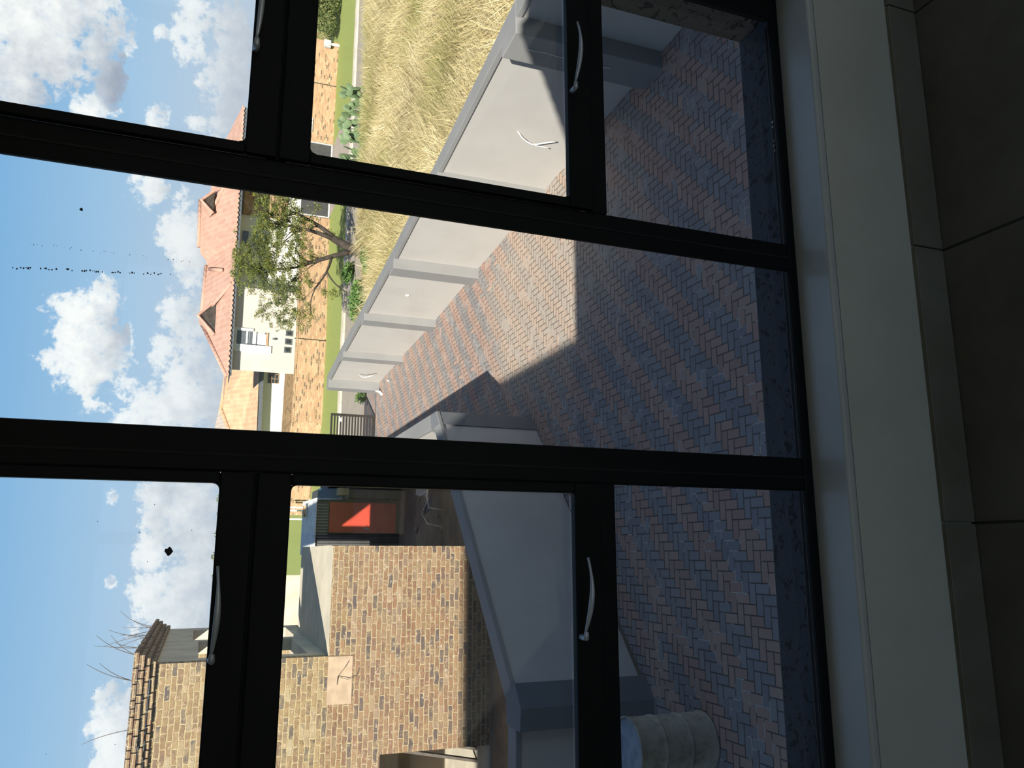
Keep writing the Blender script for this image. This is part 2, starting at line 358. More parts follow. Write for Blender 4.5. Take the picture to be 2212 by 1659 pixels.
# ------------------------------------------------------------------ mesh builder
class MB:
    def __init__(s): s.v = []; s.f = []; s.tint = None; s.mi = []; s.cur = 0
    def poly(s, pts):
        b = len(s.v); s.v += [tuple(p) for p in pts]; s.f.append(tuple(range(b, b+len(pts)))); s.mi.append(s.cur)
    def box(s, x0, x1, y0, y1, z0, z1):
        if x0 > x1: x0, x1 = x1, x0
        if y0 > y1: y0, y1 = y1, y0
        if z0 > z1: z0, z1 = z1, z0
        b = len(s.v)
        s.v += [(x0,y0,z0),(x1,y0,z0),(x1,y1,z0),(x0,y1,z0),(x0,y0,z1),(x1,y0,z1),(x1,y1,z1),(x0,y1,z1)]
        for q in ((0,3,2,1),(4,5,6,7),(0,1,5,4),(1,2,6,5),(2,3,7,6),(3,0,4,7)):
            s.f.append(tuple(b+k for k in q)); s.mi.append(s.cur)
        return s
    def prism(s, pts, z0, z1):       # plan polygon counter-clockwise, z0/z1 scalars or per-point lists
        n = len(pts); b = len(s.v)
        Z0 = z0 if hasattr(z0, '__len__') else [z0]*n; Z1 = z1 if hasattr(z1, '__len__') else [z1]*n
        s.v += [(p[0], p[1], Z0[i]) for i, p in enumerate(pts)] + [(p[0], p[1], Z1[i]) for i, p in enumerate(pts)]
        s.f.append(tuple(b+i for i in reversed(range(n)))); s.f.append(tuple(b+n+i for i in range(n)))
        for i in range(n):
            j = (i+1) % n; s.f.append((b+i, b+j, b+n+j, b+n+i))
        s.mi += [s.cur]*(n+2); return s
    def wall(s, p, q, t, z0, z1):    # straight wall from p to q, thickness t to the left of p->q
        d = Vector((q[0]-p[0], q[1]-p[1])); d.normalize(); n = Vector((-d.y, d.x))*t
        return s.prism([(p[0], p[1]), (q[0], q[1]), (q[0]+n.x, q[1]+n.y), (p[0]+n.x, p[1]+n.y)], z0, z1)
    def tube(s, pts, rad, n=8, cap=True):
        pts = [Vector(p) for p in pts]; rr = rad if hasattr(rad, '__len__') else [rad]*len(pts)
        b = len(s.v); prev = None
        for i, p in enumerate(pts):
            t = (pts[min(i+1, len(pts)-1)] - pts[max(i-1, 0)]).normalized()
            a = prev if prev else (Vector((0,0,1)) if abs(t.z) < .9 else Vector((1,0,0)))
            e1 = (a - t*a.dot(t)).normalized(); e2 = t.cross(e1); prev = e1
            for k in range(n):
                an = 2*math.pi*k/n; q = p + (e1*math.cos(an) + e2*math.sin(an))*rr[i]; s.v.append(tuple(q))
        for i in range(len(pts)-1):
            for k in range(n):
                k2 = (k+1) % n; s.f.append((b+i*n+k, b+i*n+k2, b+(i+1)*n+k2, b+(i+1)*n+k)); s.mi.append(s.cur)
        if cap:
            s.f.append(tuple(b+k for k in reversed(range(n)))); s.f.append(tuple(b+(len(pts)-1)*n+k for k in range(n))); s.mi += [s.cur]*2
        return s
    def lathe(s, prof, c=(0,0,0), n=40):
        b = len(s.v)
        for r, z in prof:
            for k in range(n):
                a = 2*math.pi*k/n; s.v.append((c[0]+r*math.cos(a), c[1]+r*math.sin(a), c[2]+z))
        for i in range(len(prof)-1):
            for k in range(n):
                k2 = (k+1) % n; s.f.append((b+i*n+k, b+i*n+k2, b+(i+1)*n+k2, b+(i+1)*n+k)); s.mi.append(s.cur)
        return s
    def build(s, name, m, parent=None, smooth=False, bevel=0, bseg=2, solid=0):
        me = bpy.data.meshes.new(name); me.from_pydata(s.v, [], s.f)
        ms = m if isinstance(m, (list, tuple)) else [m]
        for q in ms: me.materials.append(MATS[q])
        if len(ms) > 1: me.polygons.foreach_set('material_index', s.mi)
        me.update()
        uvl = me.uv_layers.new(name='UVMap'); data = uvl.data
        for p in me.polygons:
            nn = p.normal
            if abs(nn.z) > .95: ux, vx = Vector((1,0,0)), Vector((0,1,0))
            else:
                ux = Vector((-nn.y, nn.x, 0)).normalized(); vx = nn.cross(ux)
                if vx.z < 0: vx = -vx
            for li in p.loop_indices:
                co = me.vertices[me.loops[li].vertex_index].co
                data[li].uv = (co.dot(ux)+50, co.dot(vx)+50)
        if smooth: me.polygons.foreach_set('use_smooth', [True]*len(me.polygons))
        if s.tint is not None:
            at = me.attributes.new('tint', 'FLOAT', 'POINT'); at.data.foreach_set('value', s.tint)
        o = bpy.data.objects.new(name, me); col.objects.link(o)
        if parent is not None:
            o.parent = parent; o.matrix_parent_inverse = parent.matrix_basis.inverted()
        if bevel:
            bv = o.modifiers.new('bevel', 'BEVEL'); bv.width = bevel; bv.segments = bseg; bv.limit_method = 'ANGLE'
        if solid:
            sl = o.modifiers.new('solid', 'SOLIDIFY'); sl.thickness = solid
        return o
def tag(o, label=None, cat=None, group=None, kind=None):
    if label: o['label'] = label
    if cat: o['category'] = cat
    if group: o['group'] = group
    if kind: o['kind'] = kind
    return o
def empty(name, loc, label=None, cat=None, group=None, kind=None):
    o = bpy.data.objects.new(name, None); col.objects.link(o); o.location = loc
    o.empty_display_size = .1
    bpy.context.view_layer.update()
    return tag(o, label, cat, group, kind)
def struct(mb, name, m, **k):
    o = mb.build(name, m, **k); o['kind'] = 'structure'; return o

G = -3.42
# ================================================================== THE ROOM
YI, YO = -.0964, .165            # inner and outer face of the window wall
WX0, WX1, WZ0, WZ1 = -.49, 1.285, .319, 2.12
b = MB()
def wallseg(x0, x1, z0, z1):
    b.cur = 0; b.box(x0, x1, YI, .03, z0, z1); b.cur = 1; b.box(x0, x1, .03, YO, z0, z1)
wallseg(-2.6, WX0, -.12, 2.75); wallseg(WX1, 2.6, -.12, 2.75)
wallseg(WX0, WX1, -.12, WZ0-.02); wallseg(WX0, WX1, WZ1, 2.75)
struct(b, 'wall_front', ['plaster_inside', 'plaster_rough_brown'])
b = MB()                          # painted sill inside, slightly rounded
b.box(WX0, WX1, YI-.002, .012, WZ0-.02, WZ0)
struct(b, 'trim_1', 'sill_paint', bevel=.006, bseg=3)
b = MB(); b.box(WX0-.2, WX1+.02, .032, .168, .20, .300)
b.box(WX0-.2, WX1, .032, .10, .30, .308)
struct(b, 'trim_2', 'plaster_rough_slate', bevel=.006)
b = MB(); b.box(-2.6, 2.6, -4.6, YI, -.12, 0); struct(b, 'floor', 'floor_tiles')
b = MB(); b.box(-2.6, 2.6, -4.6, YI, 2.6, 2.75); struct(b, 'ceiling', 'ceiling_white')
b = MB(); b.box(-2.75, -2.6, -4.6, YO, -.12, 2.75); struct(b, 'wall_left', 'plaster_inside')
b = MB()
for (ya, yb, za, zb) in ((-4.6, -3.9, -.12, 2.75), (-1.3, YO, -.12, 2.75), (-3.9, -1.3, -.12, .7), (-3.9, -1.3, 2.15, 2.75)): b.box(2.6, 2.75, ya, yb, za, zb)
struct(b, 'wall_right', 'plaster_inside')
w2 = empty('added_window', (2.68, -2.6, .7), kind='structure')  # unseen window, added to let more daylight into the room
b = MB()
for (ya, yb, za, zb) in ((-3.9, -3.85, .7, 2.15), (-1.35, -1.3, .7, 2.15), (-3.85, -1.35, .7, .75), (-3.85, -1.35, 2.1, 2.15), (-2.64, -2.56, .75, 2.1)): b.box(2.66, 2.70, ya, yb, za, zb)
b.build('window_frame', 'frame_black', w2)
b = MB(); b.box(2.678, 2.682, -3.86, -1.34, .74, 2.11); b.build('glass_pane', 'window_glass', w2)
b = MB()
for (xa, xb, za, zb) in ((-2.75, -1.9, -.12, 2.75), (2.1, 2.75, -.12, 2.75), (-1.9, 2.1, 2.2, 2.75), (-1.9, 2.1, -.12, 0)): b.box(xa, xb, -4.75, -4.6, za, zb)
struct(b, 'wall_back', 'plaster_inside')
d1 = empty('added_door', (.1, -4.68, 0), kind='structure')  # unseen wide glass door, added so sun and sky brighten the room
b = MB()
for (xa, xb, za, zb) in ((-1.9, -1.84, 0, 2.2), (2.04, 2.1, 0, 2.2), (-1.84, 2.04, 2.14, 2.2), (-1.84, 2.04, 0, .06), (.06, .14, .06, 2.14)): b.box(xa, xb, -4.70, -4.66, za, zb)
b.build('door_frame', 'frame_black', d1)
b = MB(); b.box(-1.85, 2.05, -4.682, -4.678, .05, 2.15); b.build('glass_pane', 'window_glass', d1)
b = MB(); b.box(-4, 5, -7.5, -4.75, -.2, -.04); struct(b, 'added_balcony_floor', 'drum_metal')  # unseen balcony, added outside the daylight door
b = MB()                          # skirting tiles with joints lined up on the floor grid
for k in range(-5, 3):
    x1 = 1.2602 + .6*k
    b.box(x1+.002-.0, x1+.6-.002, YI-.011, YI, .002, .0846)
struct(b, 'baseboard_front', 'skirting_tile', bevel=.0012)
b = MB()
for k in range(7): b.box(-2.6, -2.59, -4.6+.6*k+.002, -4.0+.6*k-.002 if k < 6 else -.11, .002, .0846)
struct(b, 'baseboard_left', 'skirting_tile')
b = MB()
for k in range(7): b.box(2.59, 2.6, -4.6+.6*k+.002, -4.0+.6*k-.002 if k < 6 else -.11, .002, .0846)
struct(b, 'baseboard_right', 'skirting_tile')
b = MB(); b.box(-2.6, -1.9, -4.6, -4.59, .002, .0846); b.box(2.1, 2.6, -4.6, -4.59, .002, .0846); struct(b, 'baseboard_back', 'skirting_tile')

# ------------------------------------------------------------------ window
win = empty('window_1', (.39, 0, .319), kind='structure')
FY0, FY1 = -.002, .030
def bars(lst, name, bevel=.003, y0=FY0, y1=FY1, par=win, m='frame_black'):
    q = MB()
    for (x0, x1, z0, z1) in lst:
        if y1-y0 < .012: q.box(x0, x1, y0, y1, z0, z1); continue
        i = min(.012, (x1-x0)*.3, (z1-z0)*.3)
        q.box(x0, x1, y0, y0+.013, z0, z1); q.box(x0+i, x1-i, y0+.0125, y1, z0+i, z1-i)
    return q.build(name, m, par, bevel=bevel)
bars([(WX0, WX0+.035, .319, WZ1), (1.226, WX1, .319, WZ1), (WX0+.035, 1.226, .319, .342), (WX0+.035, 1.226, 2.075, WZ1)], 'window_frame')
bars([(.125, .193, .342, 2.075)], 'mullion', .004); bars([(.603, .665, .342, 2.075)], 'mullion', .004)
bars([(.150, .154, .342, 2.075)], 'mullion_groove', 0, FY0-.0015, FY0+.001, m='gasket')
bars([(.630, .634, .342, 2.075)], 'mullion_groove', 0, FY0-.0015, FY0+.001, m='gasket')
for xa, xb in ((WX0+.035, .1265), (.665, 1.241)):
    bars([(xa, xb, 1.41, 1.445)], 'transom', .003); bars([(xa, xb, .785, .830)], 'transom', .003)
def sash(x0, x1, z0, z1, rail=.0, ox=.018, hx=None):
    # opening casement, slightly proud of the frame, with its pane and curved handle
    q = MB(); t = .052
    for y0, y1, i in ((-.012, .004, 0), (.0035, .029, .010)):
        q.box(x0+i, x1-i, y0, y1, z0+i, z0+t-i); q.box(x0+i, x1-i, y0, y1, z1-t+i, z1-i)
        q.box(x0+i, x0+ox-i*.3, y0, y1, z0+t-i, z1-t+i); q.box(x1-ox+i*.3, x1-i, y0, y1, z0+t-i, z1-t+i)
    # rounded inner corners
    for cx, cz, sx_, sz_ in ((x0+ox, z0+t, 1, 1), (x1-ox, z0+t, -1, 1), (x0+ox, z1-t, 1, -1), (x1-ox, z1-t, -1, -1)):
        r = .010; pts = [(cx, cz)] + [(cx+sx_*r*(1-math.sin(a)), cz+sz_*r*(1-math.cos(a))) for a in [k*math.pi/10 for k in range(6)]]
        q.poly([(px_, -.0118, pz_) for px_, pz_ in pts]); q.poly([(px_, .0038, pz_) for px_, pz_ in pts])
        for (ax, az_), (bx, bz) in zip(pts[1:-1], pts[2:]): q.poly([(ax, -.0118, az_), (bx, -.0118, bz), (bx, .0038, bz), (ax, .0038, az_)])
    s = q.build('casement_sash', 'frame_black', win, bevel=.004)
    q = MB(); q.box(x0+ox-.004, x1-ox+.004, .016, .021, z0+t-.004, z1-t+.004); q.build('glass_pane', 'window_glass', s)
    if hx is not None:
        q = MB(); zc = z0+t-(.008 if z0 < 1 else .0065)
        pts = [(hx+.008+.128*k/12, -.030-.020*math.sin(k/12*2.5)-.004*k/12, zc+.001-.004*math.sin(k/12*math.pi)) for k in range(13)]
        rr = [.0022+.0026*math.sin(min(1, k/12*1.25)*math.pi) for k in range(13)]
        q.tube(pts, rr, 10)
        q.tube([(hx, -.010, zc), (hx, -.031, zc), (hx+.010, -.032, zc)], [.0062, .0052, .004], 10)
        q.build('handle', 'silver_handle', s, smooth=True)
    return s
sash(.6655, 1.242, .820, 1.423, hx=.915)
sash(-.46, .1245, .820, 1.423, hx=-.144)
sash(.6655, 1.242, 1.427, 2.09, hx=.86)
sash(-.46, .1245, 1.427, 2.09, hx=-.155)
def pane(x0, x1, z0, z1):
    q = MB(); q.box(x0, x1, .024, .029, z0, z1); return q.build('glass_pane', 'window_glass', win)
pane(.660, 1.25, .325, .790); pane(WX0+.03, .130, .325, .790); mid = pane(.190, .613, .325, 2.08)
# dirt on the panes
q = MB()
def speck(cx, cz, r, y=.0235, n=9, jit=.35):
    pts = [(cx+r*(1+random.uniform(-jit, jit))*math.cos(2*math.pi*k/n), y, cz+r*(1+random.uniform(-jit, jit))*.8*math.sin(2*math.pi*k/n)) for k in range(n)]
    q.poly(pts)
x, z = .428, 1.80
while z > 1.57:
    speck(x, z, random.uniform(.0009, .0018)); z -= random.uniform(.0012, .006) if random.random() < .8 else .014; x = .428 + (1.8-z)*.08 + random.uniform(-.0015, .0015)
for k in range(26): speck(.47+random.uniform(-.002, .002), random.uniform(1.55, 1.80), random.uniform(.0004, .0009))
speck(.537, 1.717, .003)
q.build('dirt_specks', 'speck', mid)
q = MB(); speck(.003, 1.544, .0062, y=.0155, n=12)
for k in range(14): speck(random.uniform(-.3, .1), random.uniform(1.5, 1.8), random.uniform(.0004, .0009), y=.0155)
q.build('mud_spot', 'speck', win)
q = MB()
for k in range(8): q.tube([(1.00-k*.012, .0235,   .328+random.uniform(0, .004)), (.985-k*.012, .0225, .330+random.uniform(0, .008))], random.uniform(.001, .004), 6)
q.build('putty_smear', 'putty', win)

# ------------------------------------------------------------------ this house outside (its eaves throw the yard's big shadow)
b = MB()
b.box(-8.2, 3.2, .03, YO, G, -.12); b.box(-8.2, -2.75, .03, YO, -.12, 2.2); b.box(2.75, 2.8, .03, YO, -.12, 2.2)
b.box(2.6, 2.75, -7, .03, G, -.12)
struct(b, 'trim_3', 'plaster_rough_brown')
b = MB()
EY, EZ = .80, 2.43
N = 84; x0, x1 = -4.2, 2.90
top = []
for i in range(N*4+1):
    u = i/(N*4); x = x0+(x1-x0)*u
    sc = .018*abs(math.sin(math.pi*x/.15))
    top.append((x, EY+sc, EZ+sc*.3))
slope = .42
for i in range(len(top)-1):
    a, c = top[i], top[i+1]
    b.poly([a, c, (c[0], -4.2, EZ+4.9*slope*.9), (a[0], -4.2, EZ+4.9*slope*.9)])
    b.poly([(a[0], a[1]-.02, a[2]-.03), (a[0], -4.2, EZ-.08+4.9*slope*.9), (c[0], -4.2, EZ-.08+4.9*slope*.9), (c[0], c[1]-.02, c[2]-.03)])
    b.poly([a, (a[0], a[1]-.02, a[2]-.03), (c[0], c[1]-.02, c[2]-.03), c])
b.box(-4.2, 2.85, .66, .72, EZ-.2, EZ-.03)
b.poly([(x1, EY, EZ), (x1+.0, -4.2, 4.2), (x1+.25, -4.2, 4.0), (x1+.25, EY-.02, EZ-.36)])
b.box(-4.2, 2.85, YO-.05, .70, EZ-.22, EZ-.19)
struct(b, 'trim_4', 'roof_tile_terracotta')
b = MB()                           # taller wing  of this house on the left
b.box(-17, -4.25, -6.0, .40, 2.2, 5.42); b.box(-17.2, -3.90, -6.2, .96, 5.42, 5.50)
struct(b, 'trim_5', 'plaster_pier')

# ================================================================== GROUND
b = MB(); b.box(-90, 130, -60, 86, G-.6, G-.06); struct(b, 'far_field', 'lawn')
RWALL = [(6.43, 0.0), (6.25, 3.2), (6.11, 6.3), (5.90, 10.0), (5.714, 13.46), (5.52, 16.7), (5.416, 20.1), (5.286, 23.3), (5.27, 23.75)]
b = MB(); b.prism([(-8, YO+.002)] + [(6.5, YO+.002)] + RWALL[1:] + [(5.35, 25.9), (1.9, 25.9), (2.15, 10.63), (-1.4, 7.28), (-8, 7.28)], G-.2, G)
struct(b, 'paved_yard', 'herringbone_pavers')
b = MB(); b.prism([(6.5, -6), (70, -6), (70, 27.6), (5.5, 27.4), (5.35, 25.0), (5.35, 23.3)], G-.2, G-.01); struct(b, 'vacant_plot', 'field_soil')
b = MB(); b.prism([(-2.6, 7.29), (-1.38, 7.30), (2.13, 10.65), (1.9, 25.9), (-9, 25.9), (-12, 7.29)], G-.2, G-.005); struct(b, 'neighbour_yard', 'dirt')
b = MB(); b.box(-60, 80, 25.9, 31.0, G-.2, G-.025); struct(b, 'road', 'asphalt')
b = MB()
x = -30
while x < 60:
    b.box(x+.006, x+.994, 31.0, 31.35, G-.2, G+.05+random.uniform(-.008, .008)); x += 1.0
b.box(-30, 60, 31.35, 31.72, G-.2, G+.03)
struct(b, 'kerb', 'kerb')
b = MB(); b.box(-60, 80, 31.72, 60, G-.2, G+.01); struct(b, 'verge_lawn', 'lawn')
b = MB(); b.prism([(15.9, 31.73), (19.3, 31.73), (20.35, 34.4), (20.5, 37.4), (16.7, 37.4), (16.5, 35), (15.5, 33.0)], G-.1, G+.022); struct(b, 'driveway', 'concrete_drive')

# ------------------------------------------------------------------ right boundary wall
def ztop(y): return float(np.interp(y, [0, 6.3, 13.46, 16.7, 20.1, 23.4, 24], [-1.50, -1.545, -1.73, -1.765, -1.84, -1.925, -1.93]))
bw = empty('boundary_wall', (5.9, 12, G), 'long pale plastered boundary wall with grey piers between paved yard and grass', 'wall')
b = MB()
for p, q in zip(RWALL[:-1], RWALL[1:]):
    T = .20
    b.prism([p, (p[0]+T, p[1]), (q[0]+T, q[1]), q], G-.02, [ztop(p[1]), ztop(p[1]), ztop(q[1]), ztop(q[1])])
b.build('wall_panel', 'plaster_light', bw)
b = MB()
for p, q in zip(RWALL[:-1], RWALL[1:]):
    zp, zq = ztop(p[1]), ztop(q[1])
    o = .025
    b.prism([(p[0]-o, p[1]), (p[0]+.20+o, p[1]), (q[0]+.20+o, q[1]), (q[0]-o, q[1])], [zp, zp, zq, zq], [zp+.075, zp+.075, zq+.075, zq+.075])
b.build('coping', 'plaster_pier', bw, bevel=.008)
def xw(y): return float(np.interp(y, [p[1] for p in RWALL], [p[0] for p in RWALL]))
for (y0, wd, pr) in ((2.85, .46, .24), (6.29, .48, .25), (9.95, .44, .23), (13.44, .40, .24), (16.68, .41, .21), (20.08, .40, .2), (23.28, .42, .29)):
    b = MB(); x = xw(y0)+.02; x2 = xw(y0+wd)+.02
    z = ztop(y0)+.075
    b.prism([(x-pr, y0), (x, y0), (x2, y0+wd), (x2-pr, y0+wd)], G-.02, z+.002)
    b.build('pier', 'plaster_pier', bw, bevel=.012)
# hairline cracks filled white / dark
q = MB(); pts = []
for k in range(14): pts.append((5.855-.004, 6.42+.012*math.sin(k*1.7)+k*.004, -1.72-k*.085))
q.tube([(xw(6.5)-.245+.0, 6.5+.01*math.sin(k*2.1), -1.70-k*.1) for k in range(12)], .003, 5); q.build('crack', 'cable_white', bw)
q = MB(); q.tube([(xw(14.9+k*.03)-.0005, 14.95+k*.035+.02*math.sin(k*1.9), -1.95-k*.09) for k in range(12)], .0035, 5); q.build('crack', 'twig', bw)
# conduit stub with its cap, cables
q = MB(); q.lathe([(0, 0), (.045, 0), (.045, .05), (.03, .055), (0, .055)], (0, 0, 0), 18)
q.v = [(5.615-v[2]+.02, 15.33+v[0], -2.39+v[1]) for v in q.v]
tag(q.build('conduit_cap', 'pvc', smooth=True), 'white round conduit cap sticking out of the pale wall on a hairline crack', 'pipe cap')
cb = empty('loose_cable', (5.95, 8.6, -2.41), 'loose white cable ends hanging from the pale wall beside the roof shadow', 'cable')
XW = 5.97
q = MB(); q.tube([(XW, 8.50, -2.36), (XW-.03, 8.57, -2.44), (XW-.06, 8.62, -2.54), (XW-.07, 8.65, -2.64), (XW-.07, 8.63, -2.70), (XW-.08, 8.54, -2.78), (XW-.07, 8.50, -2.86), (XW-.03, 8.52, -2.98)], .010, 8); q.build('strand', 'cable_white', cb, smooth=True)
q = MB(); q.tube([(XW, 8.49, -2.35), (XW-.03, 8.60, -2.46), (XW-.05, 8.66, -2.60), (XW-.05, 8.70, -2.72), (XW-.05, 8.70, -2.86), (XW-.04, 8.72, -2.95)], .008, 8); q.build('strand', 'cable_white', cb, smooth=True)
q = MB(); q.tube([(5.30, 22.42, -2.62), (5.20, 22.30, -2.70), (5.16, 22.05, -2.80), (5.2, 21.95, -2.95)], .012, 6)
tag(q.build('cable_offcut', 'cable_white', smooth=True), 'short white cable hanging near the gate end of the pale wall', 'cable')
q = MB(); q.tube([(4.97, 23.05, G+.14), (4.90, 22.9, G+.04), (4.80, 22.72, G+.03)], .045, 10)
tag(q.build('drain_pipe_stub', 'pvc', smooth=True), 'white plastic pipe stub at the foot of the wall end pier', 'pipe')
q = MB(); q.tube([(5.12, 21.95, G+.03), (5.02, 21.78, G+.025)], .025, 8)
tag(q.build('pipe_offcut', 'pvc', smooth=True), 'small white pipe offcut lying on the pavers against the pale wall', 'pipe')

# ------------------------------------------------------------------ left boundary wall
lw = empty('boundary_wall', (0, 9, G), 'grey blue shaded garden wall crossing in front of the raw brick building', 'wall')
ZL = -1.86
A = (-6.5, 7.22); B = (-1.62, 7.20); Cc = (2.15, 10.63); Dd = (2.05, 23.7)
b = MB()
b.wall(A, B, .20, G-.02, ZL); b.wall(B, Cc, .20, G-.02, ZL)
b.prism([(Cc[0]-.2, Cc[1]-.1), Cc, Dd, (Dd[0]-.2, Dd[1])], G-.02, ZL)
b.build('wall_panel', 'plaster_light', lw)
b = MB(); o = .02
d = (Vector(Cc)-Vector(B)).normalized(); nrm = Vector((d.y, -d.x))
cop = [(A[0], A[1]-o), (B[0]+.01, B[1]-o-.0), (Cc[0]+nrm.x*o+d.x*.02, Cc[1]+nrm.y*o+d.y*.0), (Dd[0]+o, Dd[1]), (Dd[0]-.22, Dd[1]), (Cc[0]-.23, Cc[1]+.10), (B[0]-.07, B[1]+.22), (A[0], A[1]+.22)]
b.prism(cop, ZL, ZL+.06); b.build('coping', 'plaster_pier', lw, bevel=.008)
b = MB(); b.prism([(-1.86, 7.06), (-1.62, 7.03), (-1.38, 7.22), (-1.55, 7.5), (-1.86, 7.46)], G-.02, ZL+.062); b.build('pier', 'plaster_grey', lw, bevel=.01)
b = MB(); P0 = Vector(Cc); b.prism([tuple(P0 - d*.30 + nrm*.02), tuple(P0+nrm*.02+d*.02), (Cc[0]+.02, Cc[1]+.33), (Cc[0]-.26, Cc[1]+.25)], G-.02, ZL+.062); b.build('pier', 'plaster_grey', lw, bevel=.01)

# ------------------------------------------------------------------ drum
dr = empty('oil_drum', (-1.87, 6.09, G), 'cement-splashed metal drum standing on the shaded pavers by the garden wall', 'drum')
prof = [(.0, 0.0), (.275, 0.0), (.292, .006), (.292, .022), (.282, .03)]
for zc in (.30, .59):
    prof += [(.282, zc-.03), (.284, zc-.018), (.293, zc-.004), (.293, zc+.004), (.284, zc+.018), (.282, zc+.03)]
prof += [(.282, .10), ] if False else []
prof += [(.282, .85), (.290, .862), (.292, .876), (.286, .880), (.278, .876), (.276, .858)]
q = MB(); q.lathe(prof, (-1.87, 6.09, G), 48)
for i, v in enumerate(q.v):
    a = math.atan2(v[1]-6.09, v[0]+1.87); k = 1+.006*math.sin(3*a+v[2]*7)+.004*math.sin(7*a)
    q.v[i] = (-1.87+(v[0]+1.87)*k, 6.09+(v[1]-6.09)*k, v[2])
q.build('drum_body', 'drum_metal', dr, smooth=True)
q = MB(); q.lathe([(.281, .850), (.277, .853), (.2, .856), (.1, .852), (.0, .855)], (-1.87, 6.09, G), 40); q.build('drum_lid', 'drum_lid', dr, smooth=True)

# ------------------------------------------------------------------ gate
gt = empty('sliding_gate', (3.0, 23.73, G), 'dark slatted sliding driveway gate standing part open at the wall end', 'gate')
b = MB(); ZG0, ZG1 = G+.02, -2.02
b.box(4.22, 4.29, 23.70, 23.76, ZG0, ZG1); b.box(2.14, 2.20, 23.70, 23.76, ZG0, ZG1)
b.box(2.2, 4.22, 23.70, 23.76, ZG1-.055, ZG1); b.box(2.2, 4.22, 23.70, 23.76, ZG0, ZG0+.08); b.build('gate_frame', 'gate_dark', gt)
for k in range(13):
    z = ZG0+.13+k*.092
    b = MB(); b.box(2.2, 4.22, 23.715, 23.745, z, z+.045); b.build('slat', 'gate_dark', gt)
b = MB(); b.box(4.03, 4.16, 23.68, 23.70, -2.36, -2.26); b.build('lock_plate', 'grey_box', gt)
b = MB(); b.box(1.95, 5.2, 23.715, 23.745, G+.0005, G+.008); struct(b, 'gate_track', 'gate_dark')

# ================================================================== LEAFY THINGS
def leaves(name, m, blobs, n, size, parent=None, seed=1, aspect=.35, droop=.0, tintf=None, fill=.75):
    rng = np.random.default_rng(seed)
    vol = np.array([bl[3]*bl[4]*bl[5] for bl in blobs]); pick = rng.choice(len(blobs), n, p=vol/vol.sum())
    bl = np.array(blobs)[pick]
    d = rng.normal(size=(n, 3)); d /= np.linalg.norm(d, axis=1)[:, None]
    r = rng.random(n)**(1/3)*fill + (1-fill)*rng.random(n)
    c = bl[:, :3] + d*r[:, None]*bl[:, 3:6]
    a = rng.normal(size=(n, 3)); a[:, 2] -= droop; a /= np.linalg.norm(a, axis=1)[:, None]
    s = rng.normal(size=(n, 3)); s -= (s*a).sum(1)[:, None]*a; s /= np.linalg.norm(s, axis=1)[:, None]
    L = size*(.6+.8*rng.random(n))[:, None]; Wd = L*aspect
    V = np.stack([c-a*L*.5, c+s*Wd*.5, c+a*L*.5, c-s*Wd*.5], 1).reshape(-1, 3)
    me = bpy.data.meshes.new(name)
    me.vertices.add(len(V)); me.vertices.foreach_set('co', V.ravel())
    me.loops.add(4*n); me.loops.foreach_set('vertex_index', np.arange(4*n))
    me.polygons.add(n); me.polygons.foreach_set('loop_start', np.arange(0, 4*n, 4)); me.polygons.foreach_set('loop_total', np.full(n, 4))
    me.update(); me.materials.append(MATS[m])
    t = rng.random(n) if tintf is None else tintf(c, rng)
    at = me.attributes.new('tint', 'FLOAT', 'POINT'); at.data.foreach_set('value', np.repeat(np.clip(t, 0, 1), 4).astype(np.float32))
    o = bpy.data.objects.new(name, me); col.objects.link(o)
    if parent is not None: o.parent = parent; o.matrix_parent_inverse = parent.matrix_basis.inverted()
    return o

# the tree on the vacant plot
TX, TY = 11.35, 28.3
TX, TY = 11.2, 27.6
tree = empty('tree', (TX, TY, G), 'tall airy green tree with forked crooked trunk at the roadside', 'tree')
def bez(p0, p1, p2, n=9): return [Vector(p0)*(1-t)**2+Vector(p1)*2*t*(1-t)+Vector(p2)*t*t for t in [i/(n-1) for i in range(n)]]
q = MB()
def limb(p0, p1, p2, r0, r1, n=9, depth=0, seed=0):
    r0, r1 = (r0*.8, r1*.8) if depth > 1 else (r0*.9, r1*.9)
    pts = bez(p0, p1, p2, n); q.tube(pts, [r0+(r1-r0)*i/(n-1) for i in range(n)], 7)
    if depth > 0:
        for k in range(5):
            i = 3+k; 
            if i >= n: break
            s = pts[i]; dv = (pts[i]-pts[i-1]).normalized(); rnd = Vector((random.uniform(-1, 1), random.uniform(-1, 1), random.uniform(-.15, 1)))
            ln = (Vector(p2)-Vector(p0)).length*random.uniform(.3, .55)
            e = s+(dv*.5+rnd*.8).normalized()*ln
            rr = (r0+(r1-r0)*i/(n-1))*.6
            limb(s, s+(dv*ln*.5)+rnd*.1, e, rr, rr*.3, 7, depth-1)
T0 = (TX, TY, G-.03)
limb(T0, (TX+.15, TY, G+.5), (TX+.45, TY, G+1.1), .24, .15, 8)
limb((TX+.45, TY, G+1.1), (TX+.9, TY, G+1.5), (TX+1.35, TY+.2, G+2.6), .13, .05, 9, 2)
limb((TX+.4, TY, G+1.05), (TX+.7, TY-.2, G+2.1), (TX+.55, TY-.3, G+3.6), .12, .03, 9, 2)
limb((TX-.02, TY, G+.45), (TX-.35, TY, G+1.3), (TX-.75, TY+.2, G+2.2), .12, .06, 9, 1)
limb((TX-.75, TY+.2, G+2.2), (TX-1.1, TY+.2, G+2.9), (TX-1.0, TY, G+4.2), .055, .02, 9, 1)
limb((TX-.3, TY, G+1.1), (TX-1.0, TY-.2, G+1.2), (TX-1.55, TY-.2, G+1.6), .06, .03, 8, 1)
